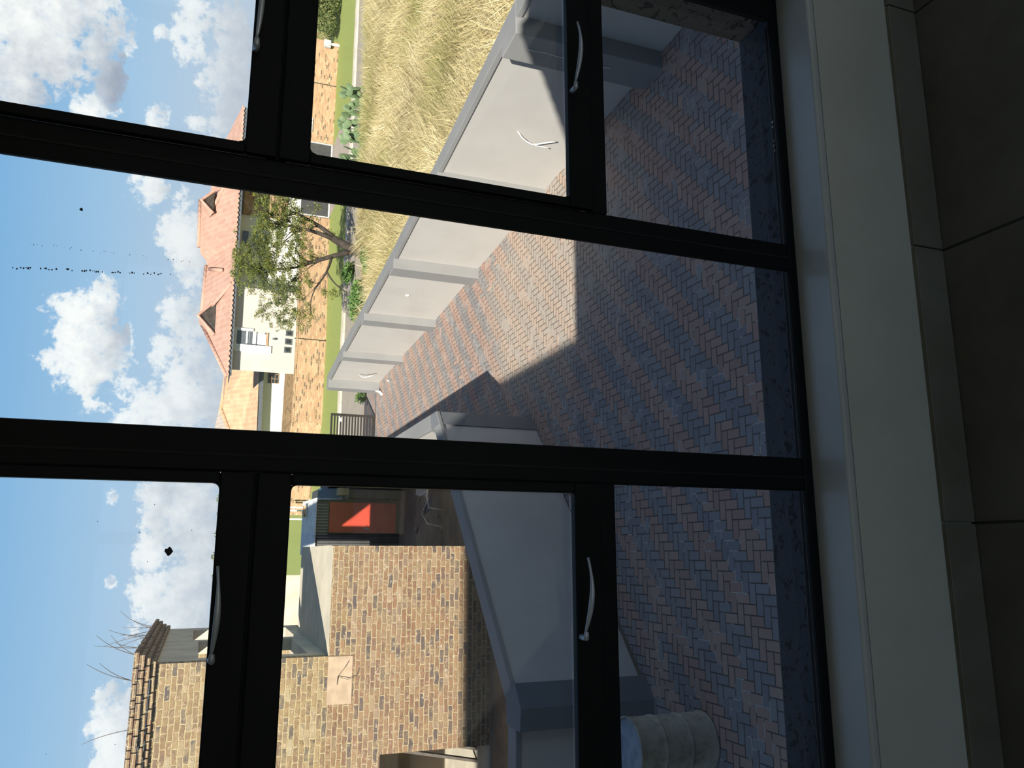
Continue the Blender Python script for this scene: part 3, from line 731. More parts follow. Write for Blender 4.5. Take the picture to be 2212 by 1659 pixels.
limb((TX-1.0, TY-.15, G+1.25), (TX-1.5, TY-.2, G+1.0), (TX-1.7, TY-.2, G+.5), .04, .02, 8, 1)
limb((TX-1.55, TY-.2, G+1.6), (TX-2.1, TY, G+1.9), (TX-2.7, TY, G+1.7), .03, .012, 8, 1)
q.build('trunk', 'bark', tree, smooth=True)
tb = [(-1.1, 0, 3.9, 1.2, 1.0, .70), (-.9, 0, 4.35, .6, .6, .35), (-.2, 0, 3.3, 1.2, 1.1, .8), (.9, 0, 3.2, 1.0, 1.0, .9), (1.5, .1, 2.8, .8, .8, .6),
      (-1.4, 0, 3.0, 1.1, 1.0, .8), (-2.2, 0, 2.6, .8, .7, .7), (-2.7, 0, 2.0, .6, .6, .45), (-1.5, 0, 2.1, .6, .6, .4), (.3, 0, 2.3, .9, .8, .45), (1.2, 0, 2.0, .6, .7, .45),
      (-2.0, -.1, 1.2, .55, .5, .4), (.6, .3, 1.2, .35, .4, .3), (-.4, 0, 2.2, .7, .7, .4), (-2.9, 0, 3.0, .4, .4, .4), (-.3, 0, 1.6, .3, .3, .25), (1.7, 0, 3.7, .5, .6, .4), (-.2, 0, 4.4, .5, .5, .3), (-2.6, 0, 3.4, .45, .4, .4), (-3.0, 0, 2.4, .4, .4, .4)]
tb = [(TX+x, TY+y, G+z, a, bb, cc) for x, y, z, a, bb, cc in tb]
# leaves gather in tufts along twigs
rng0 = np.random.default_rng(5); tufts = []
vol = np.array([t[3]*t[4]*t[5] for t in tb]); 
for k in rng0.choice(len(tb), 1000, p=vol/vol.sum()):
    t = tb[k]; dd = rng0.normal(size=3); dd /= np.linalg.norm(dd); r = rng0.random()**(1/2.4)
    s = rng0.uniform(.07, .17)
    tufts.append((t[0]+dd[0]*t[3]*r, t[1]+dd[1]*t[4]*r, t[2]+dd[2]*t[5]*r, s*1.3, s*1.3, s*.8))
leaves('foliage', 'tree_leaf', tufts, 38000, .080, tree, 3, .30, .5)

bag = leaves('plastic_bag', 'blue_plastic', [(9.95, 27.9, -1.05, .08, .08, .08)], 30, .13, None, 9, .8)
tag(bag, 'small crumpled blue plastic bag caught in the roadside tree', 'bag')

def shrub(name, label, blobs, n, size, m, seed, loc, stems=True, aspect=.4, group=None, fill=.75):
    e = empty(name, loc, label, 'bush', group)
    leaves('leaves', m, blobs, n, size, e, seed, aspect, fill=fill)
    if stems:
        q = MB()
        for bl in blobs[:6]:
            q.tube(bez((loc[0]+random.uniform(-.1, .1), loc[1], loc[2]-.02), ((loc[0]+bl[0])/2, bl[1], (loc[2]+bl[2])/2+.1), (bl[0], bl[1], bl[2]+.1), 6), [.03, .026, .022, .016, .01, .006], 5)
        q.build('stems', 'bark', e)
    return e
shrub('roadside_bush', 'big olive green bush spilling over the lawn beside the apricot brick wall', [(28.2, 37.2, -2.2, 1.3, .9, .8), (27.3, 36.9, -2.8, .65, .7, .5), (29.0, 37.2, -1.6, 1.5, 1.0, .9), (28.6, 36.8, -2.9, 1.1, .7, .5)], 10000, .15, 'shrub_leaf', 11, (28.3, 37.1, G+.01))
shrub('dry_bush', 'straw coloured dry bush at the end of the apricot wall behind the green bush', [(27.6, 39.2, -2.3, 1.3, .8, 1.1), (29.6, 39.4, -2.0, 1.4, .8, 1.2)], 6000, .16, 'dry_grass', 19, (28.4, 39.3, G+.01), True, .2)
shrub('gate_shrub', 'small bright shrub on the pavement outside the open gate', [(5.16, 25.4, G+.22, .22, .2, .2), (5.2, 25.45, G+.12, .25, .22, .12)], 500, .09, 'weed_leaf_tint', 12, (5.16, 25.4, G), False)
wd = [((10.95, 29.3), .5, 'leafy green weeds below the low branches of the roadside tree'), ((9.6, 27.2), .42, 'green weeds on bare sandy soil behind the second wall panel'),
      ((8.6, 25.9), .75, 'broad dark green weed clump leaning on the far end of the pale wall'), ((9.9, 25.3), .35, 'low green weed tuft in the middle of the sandy patch'), ((8.2, 24.2), .5, 'green weeds sprouting just over the wall coping near the road'),
      ((10.5, 26.0), .35, 'little green weed beside the dry grass under the tree')]
for k, ((x, y), s, lb) in enumerate(wd):
    shrub('weed_clump', lb, [(x, y, G+s*.45, s, s, s*.5), (x+s*.5, y+.1, G+s*.3, s*.6, s*.6, s*.35)], int(1500*s), .12, 'weed_leaf_tint', 20+k, (x, y, G-.01), False, .55)
for k, (x, s, zt) in enumerate(((5.3, .8, .42), (3.9, .5, .35), (1.9, .6, .36), (-.35, .75, .50), (-2.2, .5, .28))):
    e = shrub('horizon_tree', ['round dark treetop on the horizon nearest the middle window bar', 'small treetop on the horizon beside the rounded window corner', 'treetop on the horizon seen above the transom, middle of the row', 'widest treetop on the horizon above the left transom', 'last low treetop on the horizon towards the brick building'][k],
              [(x, 84, zt-.55, s*.8, .6, .55), (x+.2*s, 84, zt-1.5, s*.9, .7, .9), (x, 84, G+1.2, s*.7, .6, 1.2)], 900, .22, 'shrub_leaf', 40+k, (x, 84, G-.07))

# prickly pear
pp = empty('prickly_pear', (16.3, 27.2, G), 'blue-green prickly pear cactus with flat pads growing on the roadside', 'cactus')
def pad(c, w_, h_, yaw, tilt, lean, k):
    q = MB(); n = 16; m_ = 7
    prof = []
    for i in range(m_+1):
        a = math.pi*i/m_; prof.append((math.sin(a)**.8, -math.cos(a)))
    q.lathe([(max(r, .001), z) for r, z in prof], (0, 0, 0), n)
    Rm = Matrix.Rotation(yaw, 3, 'Z') @ Matrix.Rotation(lean, 3, 'Y') @ Matrix.Rotation(tilt, 3, 'X')
    for i, v in enumerate(q.v):
        z = (v[2]+1)*.5; egg = .72+.36*z
        p = Vector((v[0]*w_*.5*egg, v[1]*.022, z*h_)); p = Rm @ p; q.v[i] = (c[0]+p.x, c[1]+p.y, c[2]+p.z)
    q.build('pad', 'pear_green', pp, smooth=True)
    return Vector(c) + Rm @ Vector((0, 0, h_*.93))
rr = random.Random(21)
for i in range(19):
    x = 14.75+i*.18+rr.uniform(-.1, .1); y = 27.35+rr.uniform(-.25, .35)
    p = (x, y, G-.03); lean = rr.uniform(-.35, .35)
    for lv in range(rr.choice((2, 3, 3))):
        p = pad(p, rr.uniform(.24, .34), rr.uniform(.36, .46), rr.uniform(-.9, .9), rr.uniform(-.3, .3), lean, i)
        if lv == 1 or (lv == 0 and rr.random() < .5): pad(p, .26, .36, rr.uniform(-1, 1), rr.uniform(-.4, .4), lean+rr.choice((-.8, .8)), i)
        lean += rr.uniform(-.4, .4)

# tall dry grass over the vacant plot
def field_grass():
    rng = np.random.default_rng(2); n = 150000
    X = rng.uniform(6.0, 31, n*2); Y = rng.uniform(6.5, 28.4, n*2)
    xw_ = np.interp(Y, [p[1] for p in RWALL], [p[0] for p in RWALL])+.28
    azm = np.degrees(np.arctan2(X, Y+1.3))
    cl = np.sin(X*1.7+np.sin(Y*1.3)*1.5)*np.sin(Y*1.1+np.cos(X*.9)*1.2)
    edge = 27.3+.5*np.sin(X*2.1)+.35*np.sin(X*5.3+1)
    sandy = (np.hypot((X-9.4)/1.6, (Y-25.8)/2.2) < 1) | ((X < 11.4) & (Y > 26.5) & (X > 6)) & (rng.random(n*2) < .85)
    keep = (X > xw_) & (azm < 50) & (Y < edge) & ~(sandy & (rng.random(n*2) < .93)) & ((cl > -.75) | (rng.random(n*2) < .5))
    for (ex, ey, er) in ((8.6, 25.9, .75), (9.9, 25.3, .35), (8.2, 24.2, .5), (10.5, 26.0, .4), (9.6, 27.2, .45)): keep &= np.hypot(X-ex, Y-ey) > er
    keep &= ~((X > 14.3) & (X < 18.6) & (Y > 26.6))
    X, Y, cl = X[keep][:n], Y[keep][:n], cl[keep][:n]; n = len(X)
    H = (.55+.45*rng.random(n))*(.85+.25*cl)
    H *= np.clip((28.3-Y)/2.5, .35, 1)
    # lodged tufts: blades lean with a local direction plus scatter
    th = 1.6*np.sin(X*.9+1)+1.5*np.sin(Y*1.0+X*.4)+rng.normal(0, 1.3, n)
    lean = np.clip(.45+.5*rng.random(n)+.25*cl, .15, 1.2)
    xwl = np.interp(Y, [p[1] for p in RWALL], [p[0] for p in RWALL])
    dx, dy = np.cos(th)*lean, np.sin(th)*lean; dx = np.where(X-xwl < 1.3, np.abs(dx), dx)
    nrm = np.sqrt(dx*dx+dy*dy+1); ux, uy, uz = dx/nrm, dy/nrm, 1/nrm
    px, py = -np.sin(th), np.cos(th); wd = (.004+.008*rng.random(n))
    ph = rng.random(n)*math.pi; px, py = np.cos(ph), np.sin(ph)
    B0 = np.stack([X, Y, np.full(n, G-.02)], 1); D = np.stack([ux, uy, uz], 1); S = np.stack([px, py, np.zeros(n)], 1)*wd[:, None]
    mid_ = B0+D*(H*.55)[:, None]; D2 = D.copy(); D2[:, 2] -= .35*lean; D2[:, :2] *= 1.35; D2 /= np.linalg.norm(D2, axis=1)[:, None]
    tip = mid_+D2*(H*.55)[:, None]
    V = np.stack([B0-S, B0+S, mid_+S*.9, mid_-S*.9, tip+S*.25, tip-S*.25], 1).reshape(-1, 3)
    me = bpy.data.meshes.new('tall_grass'); me.vertices.add(len(V)); me.vertices.foreach_set('co', V.ravel())
    base = np.arange(n)*6
    L = np.stack([base, base+1, base+2, base+3, base+3, base+2, base+4, base+5], 1).ravel()
    me.loops.add(len(L)); me.loops.foreach_set('vertex_index', L)
    me.polygons.add(2*n); me.polygons.foreach_set('loop_start', np.arange(0, 8*n, 4)); me.polygons.foreach_set('loop_total', np.full(2*n, 4))
    me.update(); me.materials.append(MATS['dry_grass'])
    gr = .5+.5*np.sin(X*.8+2)*np.sin(Y*.9+X*.3)
    t = .62+.28*rng.normal(0, 1, n)*.6 - .38*np.clip(gr-.45, 0, 1)*1.4 + .12*cl
    t = np.where(Y > 24.5, t-.12, t)
    at = me.attributes.new('tint', 'FLOAT', 'POINT'); at.data.foreach_set('value', np.repeat(np.clip(t, 0, 1), 6).astype(np.float32))
    o = bpy.data.objects.new('tall_grass', me); col.objects.link(o)
    tag(o, 'tall dry golden grass filling the vacant plot beyond the pale wall', 'grass', kind='stuff')
field_grass()

# ================================================================== RAW BRICK BUILDING NEXT DOOR
bb = empty('brick_building', (-3, 15, G), 'unfinished double storey raw brick building with stepped brick top edge', 'building')
YB = 12.6; T = .23
b = MB()
b.box(-3.24, .12, YB, YB+T, G-.02, -.60)                      # ground storey front
b.box(-8.5, -3.24, YB, YB+T, -1.50, -.60)
b.box(.12-T, .12, YB+T, 17.12, G-.02, -.72); b.box(-1.66, .12-T, 16.92, 17.14, G-.02, -.72); b.box(-8.5, -1.66, 18.57, 18.8, G-.02, -.72); b.box(-1.89, -1.66, 17.14, 18.57, G-.02, -.72)
b.build('lower_wall', 'clay_stock_brick', bb)
b = MB()
b.box(-8.5, -1.66, YB, YB+T, -.60, 2.05)                      # upper storey front
b.build('upper_wall', 'clay_stock_brick_yellow', bb)
b = MB()                                                       # upper side wall with two tall openings
X1, X0 = -1.66, -1.66-T
for (ya, yb, za, zb) in ((YB+T, 13.15, -.6, 2.05), (15.8, 16.1, -.6, 2.05), (18.25, 18.8, -.6, 2.05), (13.15, 15.8, -.6, -.33), (16.1, 18.25, -.6, -.45), (13.15, 15.8, 1.40, 2.05), (16.1, 18.25, 1.50, 2.05)):
    b.box(X0, X1, ya, yb, za, zb)
b.build('upper_side_wall', 'concrete', bb)
b = MB(); b.box(-8.5, -1.9, 18.57, 18.8, -.6, 2.05); b.box(-4.6, -4.4, YB+T, 18.5, -.6, 2.05); b.build('inner_wall', 'clay_stock_brick_yellow', bb)
b = MB(); b.box(-1.66, .13, YB+T, 17.16, -.72, -.60); b.box(-8.5, -1.66, YB+T, 18.82, -.72, -.60); b.build('roof_slab', 'concrete', bb); b = MB(); b.box(-1.66, .12, YB+.0, YB+T, -.60, -.597); b.build('slab_edge', 'concrete', bb)
# stepped courses on top, brick by brick
rb = random.Random(4)
for k, (pr, z) in enumerate(((.055, 1.995), (.11, 2.075), (.165, 2.155), (.165, 2.235))):
    b = MB(); x = -1.66+pr+(.04 if k == 3 else 0)
    xe = x
    while x > -6.5:
        L = rb.choice((.222, .222, .108, .222)); j = rb.uniform(-.012, .012)
        b.box(x-L, x-.008, YB-pr+j, YB+.10, z, z+.072+rb.uniform(-.003, .003)); x -= L+.008
    b.build('corbel_course', 'clay_stock_brick', bb, bevel=.006)
    b = MB(); y = YB+.10
    while y < 18.9:
        L = rb.choice((.108, .108, .222)); j = rb.uniform(-.010, .010)
        b.box(X0, xe+j, y, y+L-.008, z, z+.072); y += L+.008
    b.build('corbel_course', 'charcoal_brick' if 'charcoal_brick' in MATS else 'clay_stock_brick', bb, bevel=.006)
b = MB(); b.box(-2.415, -1.665, YB-.012, YB+.01, -1.0, -.60); b.build('plaster_patch', 'patch_render', bb)
q = MB(); q.tube([(-1.75, YB-.03, -.93), (-1.85, YB-.06, -.86), (-1.98, YB-.03, -.76), (-2.12, YB-.03, -.75), (-1.98, YB-.03, -.77), (-2.03, YB-.05, -.92), (-2.0, YB-.04, -1.05), (-1.86, YB-.02, -1.12)], .005, 6); q.build('wire', 'twig', bb)
# inside the ground floor opening
b = MB(); b.box(-8.5, -3.24, YB+.01, 16, G-.02, G+.03); b.build('floor_slab', 'concrete', bb)
b = MB(); b.box(-8.5, -3.0, 15.2, 15.4, G+.03, -.72); b.build('room_wall', 'dirt', bb)
for x in (-3.42, -3.62):
    b = MB(); b.tube([(x, 13.2, G+.03), (x+.35, 13.6, -1.3)], .035, 6); b.build('prop', 'twig', bb)
# stalks growing out of the top
rs = random.Random(8)
STL = ['dry stalk pair at the far end of the stepped brick parapet', 'dry stalks second from the far end of the brick parapet', 'dry stalks third from the far end of the brick parapet',
       'dry stalks fourth from the far end of the brick parapet', 'dry stalks in the middle of the shaded parapet side', 'two long dry stalks leaning out just behind the parapet corner',
       'short dry stalks right at the parapet corner', 'dry stalks on the sunlit parapet front beside the corner', 'lone dry stalk farthest along the sunlit parapet front']
spots = [(-1.5, 17.6), (-1.48, 17.0), (-1.5, 16.4), (-1.52, 15.9), (-1.5, 15.2), (-1.55, 13.9), (-1.6, 13.3), (-1.9, 12.7), (-2.6, 12.7)]
for k, (x, y) in enumerate(spots):
    q = MB()
    for j in range(2 if k < 8 else 1):
        dx, dy, hh = rs.uniform(-.25, .35), rs.uniform(-.1, .3), rs.uniform(.35, .75)
        q.tube(bez((x, y, 2.312), (x+dx*.3, y+dy*.4, 2.3+hh*.6), (x+dx, y+dy, 2.3+hh), 6), [.006, .006, .005, .005, .004, .003], 5)
    tag(q.build('dry_stalk', 'twig'), STL[k], 'plant', 'dry stalks on the raw brick parapet')

# far grey wall behind the flat slab
b = MB(); b.box(-6.5, -.80, 30, 30.2, G-.05, -1.52); b.cur = 0
gw = empty('yard_wall', (-3, 30, G), 'pale plain wall far behind the flat concrete slab', 'wall')
b.build('wall_panel', 'concrete', gw); b = MB(); b.box(-6.5, -.77, 29.97, 30.23, -1.52, -1.46); b.build('coping', 'white_paint', gw)

# ------------------------------------------------------------------ corrugated shed with red door
sh = empty('tin_shed', (.76, 20.4, G), 'dark corrugated iron shed with a red door in the dirt yard', 'shed')
def corr(x0, x1, z0, z1, y, step=.076, amp=.011):
    q = MB(); n = int((x1-x0)/step*8); pr = None
    for i in range(n+1):
        x = x0+(x1-x0)*i/n; yy = y-amp*math.cos(2*math.pi*x/step)
        cur = ((x, yy, z0), (x, yy, z1))
        if pr: q.poly([pr[0], cur[0], cur[1], pr[1]])
        pr = cur
    return q
q = corr(.0, 1.34, -1.56, -1.22, 20.0); q2 = corr(.0, .50, G, -1.56, 20.0)
for f in q2.f: q.f.append(tuple(i+len(q.v) for i in f)); q.mi.append(0)
q.v += q2.v; q.build('corrugated_front', 'shed_metal', sh, smooth=True)
b = MB(); b.box(-.02, .0, 20.0, 21.8, G, -1.24); b.box(1.33, 1.35, 20.0, 21.8, G, -1.24); b.box(-.02, 1.35, 21.78, 21.8, G, -1.24); b.build('side_sheet', 'shed_metal', sh)
b = MB(); b.prism([(-.05, 19.93), (1.40, 19.93), (1.40, 21.85), (-.05, 21.85)], [-1.24, -1.24, -1.12, -1.12], [-1.215, -1.215, -1.095, -1.095]); b.build('shed_roof', 'white_paint', sh)
dd_ = MB(); dd_.box(.52, 1.30, 19.965, 20.0, G+.10, -1.575); door = dd_.build('door', 'door_red', sh, bevel=.004)
b = MB(); b.box(.60, .64, 19.93, 19.965, -2.62, -2.48); b.tube([(.62, 19.92, -2.52), (.70, 19.915, -2.52)], .008, 6); b.build('door_handle', 'steel', door)
b = MB(); b.box(.50, .52, 19.96, 20.01, G, -1.56); b.box(1.30, 1.32, 19.96, 20.01, G, -1.56); b.box(.50, 1.32, 19.96, 20.01, G, G+.10); b.box(1.325, 1.345, 19.97, 20.03, G, -1.24); b.build('door_frame', 'gate_dark', sh)
b = MB(); b.box(.95, 1.25, 21.0, 21.2, -1.095, -1.03)
tag(b.build('brick_stack', 'facebrick_apricot'), 'loose orange bricks weighing down the tin shed roof', 'brick')

# parked vehicle beside the shed, mostly hidden by the window bar
vh = empty('parked_truck', (3.1 - .6, 22.3, G), 'dark grey vehicle parked beside the tin shed, mostly behind the window bar', 'vehicle')
q = MB()
sec = [(19.9+.6, -2.55), (20.7, -2.28), (21.6, -2.2), (22.3, -1.58), (23.7, -1.56), (24.2, -2.05), (24.9, -2.1), (24.95, -2.9), (24.9, -3.1), (20.5, -3.1)]
q.v = []; XA, XB = 1.44, 1.83
n = len(sec); q.v = [(XA+.05*(1 if z > -2.2 else 0), y, z) for y, z in sec]+[(XB, y, z) for y, z in sec]
q.f = [tuple(range(n)), tuple(reversed(range(n, 2*n)))]+[(i, n+i, n+(i+1) % n, (i+1) % n) for i in range(n)]; q.mi = [0]*len(q.f)
q.build('vehicle_body', 'charcoal_paint', vh, bevel=.03)
b = MB(); b.poly([(1.50, 21.62, -2.17), (1.81, 21.62, -2.17), (1.81, 22.25, -1.60), (1.54, 22.25, -1.60)]); b.v = [(x, y-.015, z+.015) for x, y, z in b.v]; b.build('windscreen', 'blue_glass', vh)
b = MB(); b.box(1.475, 1.50, 22.4, 23.55, -2.08, -1.66); b.build('side_glass', 'blue_glass', vh)
b = MB(); b.tube([(1.50, 21.6, -2.18), (1.53, 22.28, -1.57)], .025, 6); b.tube([(1.53, 22.28, -1.57), (1.53, 23.7, -1.555)], .02, 6); b.build('roof_pillar', 'grey_box', vh)
for y in (21.2, 24.2):
    q = MB(); q.lathe([(0, -.09), (.2, -.09), (.31, -.07), (.33, 0), (.31, .07), (.2, .09), (0, .09)], (0, 0, 0), 24)
    q.v = [(XA+.08+v[2], y+v[0], G+.33+v[1]) for v in q.v]; q.build('wheel', 'gasket', vh, smooth=True)
b = MB(); b.box(1.49, 1.68, 19.98, 20.3, -2.05+.0, -1.78); b2 = None
tag(b.build('cardboard_box', 'sand'), 'small tan box beside the top corner of the tin shed', 'box')
b = MB(); b.box(1.42, 1.72, 19.95, 20.5, G, -2.052)
tag(b.build('storage_cabinet', 'charcoal_paint', bevel=.01), 'dark cabinet standing in shade against the tin shed', 'cabinet')

# broken chair lying in the dirt
ch = empty('broken_chair', (1.2, 15.6, G), 'broken tubular chair tipped over on the shaded dirt behind the garden wall', 'chair')
q = MB(); q.prism([(1.2, 15.9), (1.62, 15.8), (1.7, 16.35), (1.28, 16.42)], [G+.30, G+.28, G+.42, G+.44], [G+.325, G+.305, G+.445, G+.465]); q.build('seat', 'roof_membrane', ch, bevel=.01)
q = MB(); q.tube([(1.62, 15.78, G+.02), (1.58, 15.7, G+.35), (1.2, 15.6, G+.42), (.95, 15.5, G+.40), (.9, 15.5, G+.02)], .014, 7)
q.tube([(1.2, 15.9, G+.3), (.85, 16.2, G+.36), (.62, 15.9, G+.30), (.55, 15.7, G+.02)], .014, 7); q.tube([(1.3, 15.62, G+.41), (1.25, 16.3, G+.4)], .013, 7); q.build('chair_frame', 'grey_box', ch, smooth=True)
q = MB(); q.prism([(.95, 15.55), (1.15, 15.6), (1.1, 16.2), (.85, 16.15)], [G+.3]*4, [G+.32]*4); q.build('backrest', 'charcoal_paint', ch)
rr = random.Random(3)
for k in range(7):
    x, y = rr.uniform(.4, 1.9), rr.uniform(14.6, 19.2); s = rr.uniform(.03, .08)
    q = MB(); q.lathe([(.001, 0), (s, .02), (s*.9, s*.7), (.001, s)], (x, y, G-.006), 7)
    q.v = [(a+rr.uniform(-.3, .3)*s, c+rr.uniform(-.3, .3)*s, z) for a, c, z in q.v]
    tag(q.build('rubble_lump', 'rubble'), 'small lump of rubble on the dirt beside the raw brick building', 'rubble', 'rubble lumps on the dirt yard')

# ================================================================== ACROSS THE ROAD
sw = empty('street_wall', (10, 36.8, G), 'long apricot face brick street wall behind the mown verge', 'wall')
def bw_seg(p, q, z, name='wall_panel', t=.22):
    b = MB(); b.wall(p, q, t, G, z); b.build(name, 'facebrick_apricot', sw)
SEG = [((20.62, 37.4), (24.0, 37.35)), ((24.0, 37.35), (26.4, 37.1)), ((9.95, 36.45), (16.55, 37.3)), ((5.95, 36.5), (9.95, 36.45)), ((3.3, 38.9), (5.95, 36.5)), ((1.85, 40.2), (3.3, 38.9))]
for k, (p, q_) in enumerate(SEG): bw_seg(p, q_, -2.12 if k > 1 else -1.85)
b = MB()
for k, (p, q_) in enumerate(SEG):
    z = -2.12 if k > 1 else -1.85
    dv = Vector((q_[0]-p[0], q_[1]-p[1])); ln = dv.length; dv.normalize(); nv = Vector((-dv.y, dv.x)); s = 0
    while s < ln-.05:
        a = Vector(p)+dv*s-nv*.02; c = Vector(p)+dv*min(s+.095, ln)-nv*.02
        b.prism([tuple(a), tuple(c), tuple(c+nv*.26), tuple(a+nv*.26)], z, z+.10); s += .105
b.build('coping', 'facebrick_apricot', sw)
b = MB()
for x, y in ((9.95, 36.44), (24.0, 37.34)): b.box(x-.02, x+.02, y-.004, y+.05, G, -1.95)
b.build('expansion_joint', 'bark', sw)
b = MB(); b.box(16.56, 20.60, 37.28, 37.36, G+.04, -1.9)
dg = empty('driveway_gate', (18.5, 37.3, G), 'plain charcoal driveway gate in the apricot street wall', 'gate')
b.build('gate_panel', 'charcoal_paint', dg); b = MB(); b.box(16.56, 16.62, 37.24, 37.28, G+.04, -1.9); b.box(20.54, 20.60, 37.24, 37.28, G+.04, -1.9); b.box(16.62, 20.54, 37.24, 37.28, -1.96, -1.9); b.box(16.62, 20.54, 37.24, 37.28, G+.04, G+.12); b.build('gate_frame', 'grey_box', dg)
# house number plates
pb = empty('number_plate', (21.45, 37.35, -2.2), 'pale house number plate on the apricot wall next to charcoal gate', 'sign')
b = MB(); b.box(21.60, 21.95, 37.325, 37.36, -2.32, -2.04); b.box(21.20, 21.56, 37.325, 37.36, -2.32, -2.04); b.build('plate', 'grey_box', pb)
q = MB(); q.tube([(21.78+.07*math.cos(a), 37.318, -2.18+.09*math.sin(a)) for a in [k*math.pi/8 for k in range(17)]], .014, 5); q.build('emblem', 'charcoal_paint', pb)
for dx in (0, .1, .2):
    q = MB(); q.tube([(21.28+dx, 37.318, -2.28), (21.28+dx, 37.318, -2.09)], .012, 5); q.build('numeral', 'charcoal_paint', pb)
mt = empty('meter_box', (26.15, 36.95, G), 'grey meter box on a short white post at the foot of the apricot wall', 'box')
b = MB(); b.box(25.92, 26.32, 36.85, 37.02, -2.98, -2.62); b.build('box_body', 'grey_box', mt, bevel=.02)
b = MB(); b.box(26.08, 26.18, 36.88, 36.96, G, -2.98); b.build('post', 'white_paint', mt)
for k, (x, y, z) in enumerate(((1.57, 38.1, -2.2), (2.16, 38.9, -2.2), (2.01, 38.9, -2.2))):
    b = MB(); b.box(x-.035, x+.035, y-.03, y+.03, G, z)
    tag(b.build('fence_post', 'white_paint'), ['tall single white post standing on the far grass above the tin shed', 'white post nearest the rounded window corner in front of far brick wall', 'white post in front of far brick wall, second from the window bar'][k], 'post')

# two storey house with terracotta roof
h1 = empty('house', (15, 41, G), 'cream double storey house with pink terracotta tiled hip roof', 'house')
b = MB()
YH = 39.9
b.prism([(8.95, YH), (13.3, YH), (14.3, 46), (10.6, 46)], G, .80); b.build('front_wing', 'house_cream', h1)
b = MB(); b.prism([(13.3, 41.5), (22.6, 41.5), (22.6, 46), (13.3, 46)], G, .95); b.build('recessed_wall', 'house_white', h1)
S = [(8.49, .9, 39.3), (11.93, 2.29, 42.5), (13.38, 2.33, 42.5), (15.11, 2.27, 42.5), (15.39, 2.34, 42.5), (15.74, 2.64, 42.5), (16.23, 2.73, 42.5), (18.78, 2.85, 42.5), (19.23, 2.38, 42.5), (19.62, 2.39, 42.5), (22.2, 1.9, 42.2), (23.1, 1.09, 39.3)]
q = MB()
for (x0, z0, y0), (x1, z1, y1) in zip(S[:-1], S[1:]):
    def ez(x): return .90+.20*(x-8.49)/14.6
    q.poly([(x0, 39.3, ez(x0)), (x1, 39.3, ez(x1)), (x1, y1, z1), (x0, y0, z0)] if (y0, y1) != (39.3, 42.5) and y1 != 39.3 else ([(x0, y0, z0), (x1, 39.3, ez(x1)), (x1, y1, z1)] if y0 == 39.3 else [(x0, 39.3, ez(x0)), (x1, y1, z1), (x0, y0, z0)]))
    q.poly([(x0, y0+.01, z0), (x1, y1+.01, z1), (x1, 46.6, ez(x1)), (x0, 46.6, ez(x0))])
q.build('roof', 'roof_tile_terracotta', h1)
b = MB()
for pts in (((8.49, 39.3, .93), (11.93, 42.5, 2.33)), ((11.93, 42.5, 2.33), (15.11, 42.5, 2.31)), ((12.3, 41.3, 2.02), (13.25, 39.35, 1.0)), ((14.7, 41.8, 2.1), (14.2, 40.3, 1.5)), ((16.1, 42.5, 2.76), (18.8, 42.5, 2.88)), ((17.9, 41.2, 2.15), (20.2, 39.35, 1.1))):
    b.tube(pts, .10, 8)
b.build('ridge_tiles', 'roof_tile_terracotta', h1, smooth=True)
for (xa, xb, xc, y, zt, zb) in ((10.95, 12.75, 11.85, 40.9, 2.42, 1.62), (17.5, 18.7, 18.1, 40.9, 2.72, 2.15)):
    b = MB(); b.poly([(xa, y, zb), (xb, y, zb), (xc, y, zt)]); o = b.build('gablet', 'roof_tile_brown' if 'roof_tile_brown' in MATS else 'bark', h1)
    b = MB(); b.tube([(xa-.05, y-.05, zb), (xc, y-.05, zt+.05), (xb+.05, y-.05, zb)], .09, 7); b.poly([(xa, y, zb), (xc, y, zt), (xc, y+1.5, zt), (xa, y+1.2, zb+.3)]); b.poly([(xc, y, zt), (xb, y, zb), (xb, y+1.2, zb+.3), (xc, y+1.5, zt)]); b.build('gablet_trim', 'roof_tile_terracotta', h1)
q = MB(); pr = None
for i in range(56*6+1):
    x = 8.45+i*14.55/(56*6); z = .90+.20*(x-8.49)/14.6; dz = .075*abs(math.sin(math.pi*i/6))
    cur = ((x, 39.27, z+.03), (x, 39.27, z-.03-dz))
    if pr: q.poly([pr[1], cur[1], cur[0], pr[0]])
    pr = cur
q.build('eave_edge', 'roof_tile_terracotta', h1)
b = MB(); b.prism([(8.55, 39.36), (23.0, 39.36), (23.0, 39.5), (8.55, 39.5)], [.68, .86, .86, .68], [.84, 1.03, 1.03, .84]); b.prism([(8.6, 39.5), (23, 39.5), (23, 41.6), (8.6, 41.6)], [.74, .92, .92, .74], [.78, .96, .96, .78]); b.build('gutter', 'gutter_grey', h1)
# windows of the front wing
b = MB(); b.box(11.0, 11.13, YH-.08, YH, -.23, .80); b.box(9.92, 10.28, YH-.08, YH, -1.14, .80); b.box(10.28, 11.0, YH-.08, YH, .56, .80); b.build('window_surround', 'white_paint', h1)
b = MB(); b.box(10.30, 10.96, YH-.03, YH+.01, -.85, .56); fw = b.build('window', 'curtain', h1)
b = MB(); b.box(10.28, 10.98, YH-.035, YH-.028, .12, .56); b.box(10.28, 10.98, YH-.035, YH-.028, -.20, -.05); b.box(10.28, 10.98, YH-.045, YH-.028, -.03, .03); b.box(10.28, 10.98, YH-.045, YH-.028, -.42, -.37); b.box(10.28, 10.34, YH-.045, YH-.02, -.85, .56); b.box(10.9, 10.98, YH-.045, YH-.03, -.85, -.78); b.build('window_bars', 'gutter_grey', fw)
b = MB(); b.box(10.26, 10.98, YH-.06, YH, -.96, -.85); b.build('window_sill', 'facebrick_apricot', h1)
